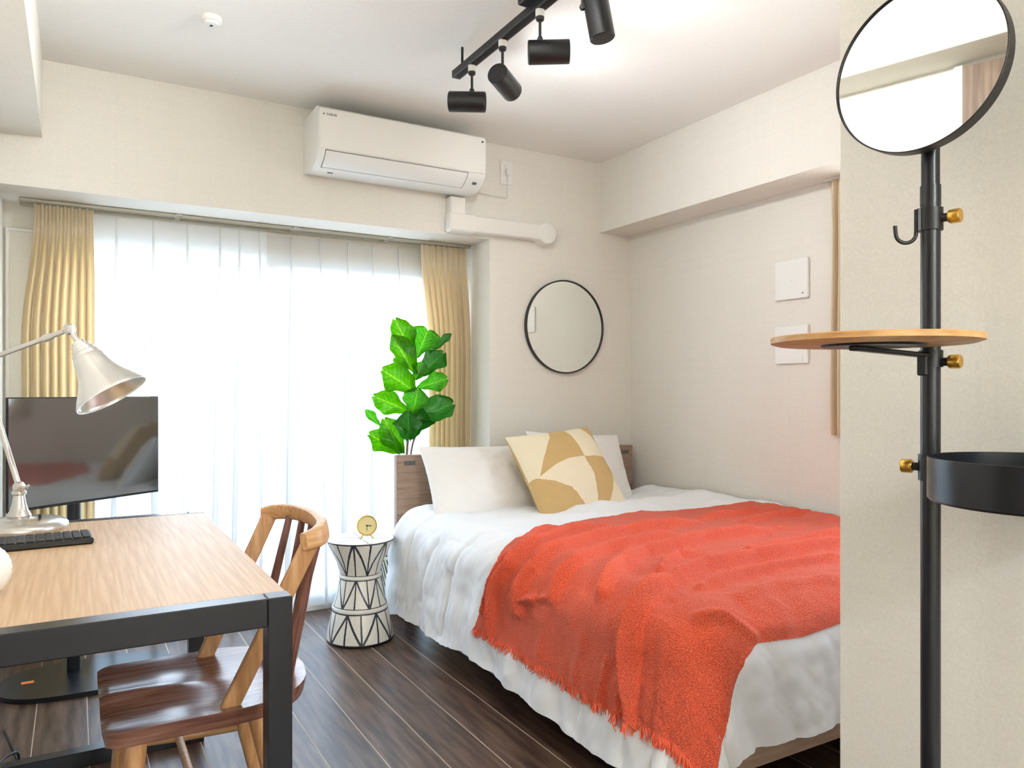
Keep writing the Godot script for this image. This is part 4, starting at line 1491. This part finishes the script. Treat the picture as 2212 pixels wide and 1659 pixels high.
func wall_things() -> void:
	# air conditioner
	var t := thing("air_conditioner", "white wall-mounted air conditioner above the window", "air conditioner", Vector3(1.306, 2.083, -3.33))
	var side := PackedVector2Array([Vector2(0, 2.338), Vector2(0, 2.10), Vector2(0.045, 2.088), Vector2(0.10, 2.083), Vector2(0.150, 2.085), Vector2(0.185, 2.096), Vector2(0.212, 2.112), Vector2(0.235, 2.130), Vector2(0.247, 2.148), Vector2(0.252, 2.17), Vector2(0.250, 2.318), Vector2(0.243, 2.330), Vector2(0.23, 2.338)])
	# between the ends the body is hollowed, and the flap lies in the hollow with a gap on three sides
	var hollow := PackedVector2Array([Vector2(0, 2.338), Vector2(0, 2.10), Vector2(0.045, 2.088), Vector2(0.10, 2.083), Vector2(0.150, 2.085), Vector2(0.171, 2.0905), Vector2(0.158, 2.122), Vector2(0.222, 2.172), Vector2(0.2475, 2.150), Vector2(0.252, 2.17), Vector2(0.250, 2.318), Vector2(0.243, 2.330), Vector2(0.23, 2.338)])
	# local x is out from the wall (+z), local z runs along -x
	var ab := Basis(Vector3.BACK, Vector3.UP, Vector3.LEFT)
	var body := MB.new()
	body.prism(side, 0.031, Transform3D(ab, Vector3(0.931, 0, Z_BACK)))
	body.prism(hollow, 0.690, Transform3D(ab, Vector3(1.621, 0, Z_BACK)))
	body.prism(side, 0.091, Transform3D(ab, Vector3(1.712, 0, Z_BACK)))
	put(body, "body", M.plastic_white, t)
	put(MB.new().span(Vector3(0.904, 2.152, -3.2075), Vector3(1.708, 2.325, -3.2035), 0.002), "front_panel", M.plastic_panel, t)
	var lo := Vector2(-3.268, 2.0915)
	var hi := Vector2(-3.2135, 2.134)
	var nrm := Vector3(0, -(hi.x - lo.x), (hi.y - lo.y)).normalized()
	var b := Basis(Vector3.RIGHT, Vector3(0, hi.y - lo.y, hi.x - lo.x).normalized(), nrm)
	var fp := PackedVector2Array([Vector2(0.1765, 2.0930), Vector2(0.185, 2.096), Vector2(0.212, 2.112), Vector2(0.235, 2.130), Vector2(0.2465, 2.1465), Vector2(0.2425, 2.1495), Vector2(0.231, 2.134), Vector2(0.209, 2.117), Vector2(0.183, 2.101), Vector2(0.1745, 2.098)])
	put(MB.new().prism(fp, 0.682, Transform3D(ab, Vector3(1.617, 0, Z_BACK))), "flap", M.plastic_white, t)
	put(MB.new().box(Vector3(1.665, 2.1105, -3.2385) + nrm * 0.002, Vector3(0.022, 0.014, 0.002), 0.0005, b), "display", M.plastic_grey, t)
	put(MB.new().box(Vector3(0.985, 2.084, -3.325), Vector3(0.024, 0.003, 0.012), 0.0005), "sensor", M.plastic_grey, t)
	put(MB.new().span(Vector3(1.687, 2.300, -3.2038), Vector3(1.697, 2.309, -3.2032)), "emblem", M.plastic_grey, t)
	var tm := TextMesh.new()
	var sf := SystemFont.new()
	sf.font_names = PackedStringArray(["Droid Sans"])
	sf.font_weight = 700
	tm.font = sf
	tm.text = "DAIKIN"
	tm.font_size = 16
	tm.pixel_size = 0.0008
	tm.depth = 0.0006
	tm.material = M.plastic_grey
	var lt := MeshInstance3D.new()
	lt.name = "lettering"
	lt.mesh = tm
	lt.position = Vector3(0.957, 2.300, -3.2032) - t.position
	t.add_child(lt)
	put(MB.new().prism(PackedVector2Array([Vector2(0, 0), Vector2(0.008, 0), Vector2(0.008, 0.010)]), 0.0006, Transform3D(Basis(), Vector3(0.917, 2.2965, -3.2035))), "emblem", M.plastic_grey, t)
	# pipe cover
	var p := thing("pipe_cover", "white boxed pipe cover bending from the air conditioner to the wall cap", "pipe", Vector3(1.9, 1.91, -3.42))
	put(MB.new().span(Vector3(1.616, 1.915, Z_BACK), Vector3(1.700, 2.082, -3.395), 0.006), "vertical_duct", M.plastic_panel, p)
	put(MB.new().span(Vector3(1.610, 1.908, Z_BACK), Vector3(1.760, 2.003, -3.391), 0.008), "elbow", M.plastic_panel, p)
	put(MB.new().span(Vector3(1.75, 1.914, Z_BACK), Vector3(2.17, 1.997, -3.395), 0.006), "horizontal_duct", M.plastic_panel, p)
	put(MB.new().lathe([Vector2(0.064, 0), Vector2(0.062, 0.05), Vector2(0.055, 0.064), Vector2(0.03, 0.070), Vector2(0, 0.071)], 40, aim(Vector3(2.185, 1.953, Z_BACK), Vector3(0, 0, 1))), "round_cap", M.plastic_panel, p)
	# socket with plug and lead
	var o := thing("wall_socket", "white wall socket beside the air conditioner", "socket", Vector3(1.968, 2.195, Z_BACK))
	put(MB.new().span(Vector3(1.931, 2.195, Z_BACK), Vector3(2.005, 2.320, -3.450), 0.003), "plate", M.plastic_white, o)
	put(MB.new().span(Vector3(1.955, 2.215, -3.451), Vector3(1.981, 2.300, -3.4485), 0.001), "insert", M.white_trim, o)
	var cd := thing("air_conditioner_lead", "thin cream lead from the wall socket to the air conditioner", "cord", Vector3(1.9, 2.09, -3.44))
	put(MB.new().span(Vector3(1.957, 2.240, -3.449), Vector3(1.979, 2.275, -3.428), 0.004), "plug", M.plastic_white, cd)
	put(MB.new().tube(smooth_path([Vector3(1.968, 2.243, -3.438), Vector3(1.970, 2.20, -3.440), Vector3(1.971, 2.14, -3.450), Vector3(1.962, 2.128, -3.452), Vector3(1.90, 2.128, -3.452), Vector3(1.80, 2.131, -3.452), Vector3(1.70, 2.134, -3.450)]), 0.0035, 8), "cable", M.plastic_panel, cd)
	# mirror on the back wall
	var mi := thing("wall_mirror", "round wall mirror in a thin black frame above the bed", "mirror", Vector3(2.334, 1.21, Z_BACK))
	var mx := aim(Vector3(2.334, 1.461, Z_BACK), Vector3(0, 0, 1))
	put(MB.new().lathe([Vector2(0.249, 0), Vector2(0.256, 0.001), Vector2(0.257, 0.021), Vector2(0.255, 0.023), Vector2(0.250, 0.023), Vector2(0.249, 0.017)], 96, mx), "frame", M.black_metal, mi)
	put(MB.new().lathe([Vector2(0.25, 0.008), Vector2(0.25, 0.016), Vector2(0, 0.016)], 96, mx), "glass", M.mirror_glass, mi)
	# smoke detector
	var sd := thing("smoke_detector", "small round white smoke detector on the ceiling", "smoke detector", Vector3(0.406, 2.365, -2.776))
	var sx := Transform3D(Basis(Vector3.RIGHT, Vector3.DOWN, Vector3.FORWARD), Vector3(0.406, Y_CEIL, -2.776))
	put(MB.new().lathe([Vector2(0.036, 0), Vector2(0.036, 0.012), Vector2(0.033, 0.016), Vector2(0.026, 0.019), Vector2(0.024, 0.026), Vector2(0, 0.028)], 40, sx), "housing", M.plastic_white, sd)
	put(MB.new().lathe([Vector2(0.005, 0.0270), Vector2(0.005, 0.0295), Vector2(0, 0.0295)], 16, sx), "sensor", M.slot_black, sd)
	# two plates on the right wall
	for k in 2:
		var y0: float = [1.521, 1.231][k]
		var y1: float = [1.700, 1.402][k]
		var pl := thing(["wall_control", "blank_cover"][k], ["white square wall control on the right wall, the upper of two plates", "white square wall cover behind the round shelf, the lower of two plates"][k], ["control", "cover"][k], Vector3(X_RIGHT, y0, -2.30))
		put(MB.new().span(Vector3(X_RIGHT - 0.014, y0, -2.393), Vector3(X_RIGHT, y1, -2.213), 0.003), "plate", M.plastic_white, pl)
		if k == 0:
			put(MB.new().span(Vector3(X_RIGHT - 0.0165, 1.600, -2.308), Vector3(X_RIGHT - 0.014, 1.606, -2.302)), "button", M.plastic_panel, pl)
			put(MB.new().span(Vector3(X_RIGHT - 0.0150, 1.540, -2.242), Vector3(X_RIGHT - 0.0138, 1.546, -2.236)), "lamp_dot", M.plastic_grey, pl)
		else:
			put(MB.new().span(Vector3(X_RIGHT - 0.0165, 1.24, -2.30), Vector3(X_RIGHT - 0.014, 1.262, -2.24)), "insert", M.white_trim, pl)


func track_light() -> void:
	var xr := 1.263
	var yr := 2.318
	var t := thing("track_light", "black ceiling track with a row of black cylinder spotlights", "spotlights", Vector3(xr, 2.2, -1.95))
	var r := MB.new()
	r.span(Vector3(xr - 0.018, yr - 0.012, -2.61), Vector3(xr + 0.018, yr + 0.016, -1.28), 0.002)
	var ro := put(r, "rail", M.black_metal, t)
	put(MB.new().span(Vector3(xr - 0.008, yr - 0.0135, -2.59), Vector3(xr + 0.008, yr - 0.0115, -1.30)), "slot", M.slot_black, ro)
	put(MB.new().lathe([Vector2(0.075, 0), Vector2(0.075, 0.040), Vector2(0.070, 0.046), Vector2(0, 0.046)], 48, Transform3D(Basis(Vector3.RIGHT, Vector3.DOWN, Vector3.FORWARD), Vector3(xr - 0.02, Y_CEIL, -2.0))), "canopy", M.black_metal, t)
	put(MB.new().span(Vector3(xr - 0.05, yr + 0.014, -2.06), Vector3(xr + 0.03, Y_CEIL - 0.044, -1.94), 0.003), "mount_bracket", M.black_metal, t)
	for z: float in [-2.545, -1.32]:
		put(MB.new().tube([Vector3(xr - 0.005, yr + 0.014, z), Vector3(xr - 0.005, Y_CEIL, z)], 0.005, 10), "spacer", M.black_metal, t)
	var right := Vector3(cos(deg_to_rad(TH)), 0, sin(deg_to_rad(TH)))
	var spots := [[-2.475, Vector3(0.82, -0.05, 0.58), 0.135], [-2.245, Vector3(0.72, -0.14, -0.50), 0.125], [-2.005, Vector3(0.87, 0.03, 0.49), 0.130], [-1.775, Vector3(-0.14, 0.95, -0.10), 0.135], [-1.40, Vector3(-0.95, 0.10, -0.18), 0.135]]
	for k in spots.size():
		var z: float = spots[k][0]
		var d: Vector3 = spots[k][1]
		d = d.normalized()
		var ln: float = spots[k][2]
		var s := Node3D.new()
		s.name = "spotlight"
		t.add_child(s, true)
		s.position = Vector3(xr, yr - 0.012, z) - t.position
		var top := Vector3(xr, yr - 0.012, z)
		put(MB.new().lathe([Vector2(0, -0.024), Vector2(0.0135, -0.022), Vector2(0.0145, -0.016), Vector2(0.0145, 0.0)], 20, Transform3D(Basis(), top)), "adapter", M.plastic_panel, s)
		put(MB.new().lathe([Vector2(0, -0.034), Vector2(0.011, -0.034), Vector2(0.0135, -0.030), Vector2(0.0135, -0.023), Vector2(0, -0.023)], 20, Transform3D(Basis(), top)), "collar", M.black_metal, s)
		var drop := 0.092
		put(MB.new().tube([top - Vector3.UP * 0.03, top - Vector3.UP * drop], 0.0048, 10), "stem", M.black_metal, s)
		var joint := top - Vector3.UP * drop
		put(MB.new().lathe([Vector2(0, -0.008), Vector2(0.008, -0.007), Vector2(0.0095, 0), Vector2(0.008, 0.007), Vector2(0, 0.008)], 16, aim(joint, d.cross(Vector3.UP))), "joint", M.black_metal, s)
		# the can hangs under (or beside) the joint
		var down := (Vector3.DOWN - d * Vector3.DOWN.dot(d))
		down = down.normalized() if down.length() > 0.2 else right
		var start: Vector3 = joint + down * 0.041 - d * ln * [0.62, 0.30, 0.30, 0.70, 0.45, 0.45][k]
		var cx := aim(start, d)
		put(MB.new().lathe([Vector2(0, 0), Vector2(0.034, 0), Vector2(0.0365, 0.003), Vector2(0.0365, ln - 0.002), Vector2(0.0355, ln), Vector2(0.0335, ln), Vector2(0.0330, ln - 0.018), Vector2(0, ln - 0.018)], 36, cx), "can", M.black_metal, s)
		put(MB.new().lathe([Vector2(0.033, ln - 0.017), Vector2(0.028, ln - 0.012), Vector2(0.0, ln - 0.010)].map(func(p: Vector2) -> Vector2: return p), 32, cx), "lens", M.lens if k == 3 else M.lens_glow, s)
		if k == 3:
			continue
		var sl := SpotLight3D.new()
		sl.name = "spot_beam"
		sl.spot_angle = 68.0
		sl.spot_angle_attenuation = 1.0
		sl.light_size = 0.03
		sl.light_color = Color(0.97, 0.985, 1.0)
		sl.light_energy = SPOT if k < 4 else UPLIGHT
		sl.spot_range = 8.0
		sl.shadow_enabled = true
		add_child(sl, true)
		sl.transform = Transform3D(Basis.looking_at(d, Vector3(0.1, 0.2, 0.97)), start + d * (ln + 0.002))


func pole_rack() -> void:
	var x := 1.139
	var z := -0.681
	var t := thing("tension_pole", "black floor-to-ceiling tension pole with mirror, hook, round shelf and tray", "pole", Vector3(x, 0, z))
	var P := func(y: float) -> Vector3: return Vector3(x, y, z)
	var po := put(MB.new().tube([P.call(0.0), P.call(1.42)], 0.0140, 32), "lower_tube", M.charcoal_metal, t)
	put(MB.new().tube([P.call(1.42), P.call(2.385)], 0.0130, 32), "upper_tube", M.charcoal_metal, t)
	put(MB.new().tube([P.call(1.395), P.call(1.425)], 0.0146, 32), "sleeve", M.charcoal_metal, po)
	put(MB.new().lathe([Vector2(0, 0), Vector2(0.03, 0), Vector2(0.03, 0.006), Vector2(0.018, 0.014), Vector2(0.016, 0.03), Vector2(0, 0.03)], 28, Transform3D(Basis(), P.call(0.0))), "foot", M.black_metal, t)
	put(MB.new().lathe([Vector2(0.016, -0.03), Vector2(0.018, -0.014), Vector2(0.03, -0.006), Vector2(0.03, 0), Vector2(0, 0)], 28, Transform3D(Basis(), P.call(2.40))), "top_foot", M.black_metal, t)
	var knob := func(at: Vector3, d: Vector3, parent: Node3D) -> void:
		put(MB.new().tube([at, at + d * 0.012], 0.0065, 12), "knob_shaft", M.black_metal, parent)
		put(MB.new().lathe([Vector2(0, 0.010), Vector2(0.0095, 0.010), Vector2(0.0108, 0.012), Vector2(0.0108, 0.0245), Vector2(0.0095, 0.0265), Vector2(0, 0.0265)], 24, aim(at, d)), "brass_knob", M.brass, parent)
	# hook
	var yh := 1.373
	var ho := put(MB.new().tube([P.call(yh - 0.017), P.call(yh + 0.017)], 0.0175, 32), "hook_clamp", M.black_metal, t)
	var out := Vector3(-0.80, 0, -0.60).normalized()
	var h0: Vector3 = P.call(yh)
	put(MB.new().bar(h0 + out * 0.0175 + Vector3.UP * 0.017, h0 + out * 0.0175 - Vector3.UP * 0.017, 0.006, 0.012, out), "hook_plate", M.black_metal, ho)
	var hk := [h0 + out * 0.021 + Vector3.UP * 0.016, h0 + out * 0.021 - Vector3.UP * 0.016]
	hk += arc(h0 + out * 0.036 - Vector3.UP * 0.020, out, Vector3.UP, 0.015, PI, TAU, 12).slice(1)
	hk.append(h0 + out * 0.052 - Vector3.UP * 0.008)
	put(MB.new().tube(hk, 0.0030, 10), "hook", M.black_metal, ho)
	knob.call(h0 + Vector3(0.003, 0, 0.016), Vector3(0.17, 0, 0.985).normalized(), ho)
	# round shelf
	var ys := 1.158
	var sc: Vector3 = P.call(1.176) + Vector3(-0.148, 0, 0.004)
	var sh := Node3D.new()
	sh.name = "round_shelf"
	t.add_child(sh)
	sh.position = sc - t.position
	put(MB.new().lathe([Vector2(0, 0), Vector2(0.130, 0), Vector2(0.139, 0.003), Vector2(0.1395, 0.010), Vector2(0.1385, 0.0115), Vector2(0, 0.0115)], 72, Transform3D(Basis(), sc)), "shelf_board", M.birch, sh)
	put(MB.new().lathe([Vector2(0, -0.003), Vector2(0.068, -0.003), Vector2(0.070, 0.0), Vector2(0, 0.0)], 48, Transform3D(Basis(), sc)), "mount_disc", M.black_metal, sh)
	put(MB.new().bar(sc + Vector3(-0.045, -0.006, 0), P.call(1.168) + Vector3(-0.012, -0.004, 0), 0.007, 0.016, Vector3.UP, 0.002), "arm", M.black_metal, sh)
	put(MB.new().span(Vector3(x - 0.024, ys - 0.025, z - 0.008), Vector3(x - 0.015, ys + 0.006, z + 0.008), 0.002), "clamp_jaw", M.black_metal, sh)
	put(MB.new().tube([P.call(ys - 0.012), P.call(ys + 0.014)], 0.0172, 32), "clamp", M.black_metal, sh)
	knob.call(P.call(ys - 0.004) + Vector3(0.003, 0, 0.016), Vector3(0.17, 0, 0.985).normalized(), sh)
	# tray
	var yt := 0.992
	var toward := Vector3(0.30, 0, 0.95).normalized()
	var tc: Vector3 = P.call(0.958) + toward * 0.170 + Vector3(-0.078, 0, 0.002)
	var ty := Node3D.new()
	ty.name = "round_tray"
	t.add_child(ty)
	ty.position = tc - t.position
	put(MB.new().lathe([Vector2(0, 0), Vector2(0.1295, 0), Vector2(0.132, 0.003), Vector2(0.132, 0.060), Vector2(0.130, 0.060), Vector2(0.130, 0.004), Vector2(0, 0.004)], 96, Transform3D(Basis(), tc)), "tray_body", M.charcoal_metal, ty)
	put(MB.new().tube([P.call(yt - 0.020), P.call(yt + 0.020)], 0.0172, 32), "clamp", M.charcoal_metal, ty)
	put(MB.new().bar(P.call(yt - 0.005) + toward * 0.012, P.call(yt - 0.005) + toward * 0.045, 0.012, 0.024, Vector3.RIGHT, 0.001), "arm", M.black_metal, ty)
	knob.call(P.call(yt) - toward * 0.015, -toward, ty)
	# mirror
	var mc := Vector3(1.088, 1.592, -0.672)
	var nd := Vector3(-0.99, 0, 0.137).normalized()
	var mr := Node3D.new()
	mr.name = "round_mirror"
	t.add_child(mr)
	mr.position = mc - t.position
	var mx := aim(mc, nd)
	put(MB.new().lathe([Vector2(0, -0.020), Vector2(0.1215, -0.020), Vector2(0.1240, -0.018), Vector2(0.1240, 0.0040), Vector2(0.1235, 0.0046), Vector2(0.1222, 0.0046), Vector2(0.1216, 0.0)], 96, mx), "frame", M.black_metal, mr)
	put(MB.new().lathe([Vector2(0.1215, -0.004), Vector2(0.1215, 0.0008), Vector2(0, 0.0008)], 96, mx), "glass", M.mirror_glass, mr)
	put(MB.new().tube([mc - nd * 0.018, Vector3(x, 1.592, z)], 0.009, 14), "arm", M.black_metal, mr)
	put(MB.new().tube([P.call(1.575), P.call(1.61)], 0.0165, 32), "clamp", M.black_metal, mr)


func hall_lamp(at: Vector3, label: String) -> void:
	var t := thing("ceiling_lamp", label, "lamp", at - Vector3.UP * 0.06, "hallway ceiling lamps")
	var down := Transform3D(Basis(Vector3.RIGHT, Vector3.DOWN, Vector3.FORWARD), at)
	put(MB.new().lathe([Vector2(0.19, 0), Vector2(0.19, 0.02), Vector2(0, 0.02)], 48, down), "lamp_base", M.plastic_white, t)
	put(MB.new().lathe([Vector2(0.18, 0.02), Vector2(0.17, 0.045), Vector2(0.12, 0.058), Vector2(0, 0.062)], 48, down), "lamp_cover", M.lamp_glow, t)
	var l := AreaLight3D.new()
	l.name = "hall_light"
	l.area_size = Vector2(0.32, 0.32)
	l.light_color = Color(0.95, 0.98, 1.0)
	l.light_energy = HALL
	l.shadow_enabled = true
	l.area_range = 10.0
	add_child(l, true)
	l.position = at - Vector3.UP * 0.07
	l.rotation_degrees = Vector3(-90, 0, 0)


func _ready() -> void:
	# camera
	var cam := Camera3D.new()
	cam.name = "camera"
	cam.near = 0.05
	cam.far = 200.0
	cam.projection = Camera3D.PROJECTION_FRUSTUM
	cam.size = 2.0 * cam.near * 829.5 / FPX
	cam.frustum_offset = Vector2(0, cam.near * 14.4 / FPX)
	cam.position = Vector3(0, EYE, 0)
	cam.rotation_degrees = Vector3(0, -TH, 0)
	add_child(cam)
	cam.current = true
	# sky and exposure
	var we := WorldEnvironment.new()
	we.name = "environment"
	var env := Environment.new()
	env.background_mode = Environment.BG_SKY
	var sky := Sky.new()
	var sm := ProceduralSkyMaterial.new()
	sm.sky_top_color = Color(0.76, 0.86, 0.99)
	sm.sky_horizon_color = Color(0.935, 0.97, 1.0)
	sm.ground_horizon_color = Color(0.87, 0.905, 0.94)
	sm.ground_bottom_color = Color(0.66, 0.67, 0.66)
	sm.sky_curve = 0.35
	sky.sky_material = sm
	env.sky = sky
	env.background_energy_multiplier = SKY
	env.tonemap_mode = Environment.TONE_MAPPER_LINEAR
	env.tonemap_exposure = EXPOSURE
	env.sdfgi_enabled = true
	env.ssao_enabled = true
	env.ssil_enabled = true
	we.environment = env
	add_child(we)
	materials()
	hall_lamp(Vector3(0.5, Y_CEIL, 2.2), "round white ceiling lamp in the hallway, the nearer of two")
	hall_lamp(Vector3(0.5, Y_CEIL, 3.6), "round white ceiling lamp in the hallway, the farther of two")
	shell()
	curtains()
	bed()
	desk()
	chair()
	television()
	desk_items()
	stool_and_clock()
	plant()
	wall_things()
	track_light()
	pole_rack()
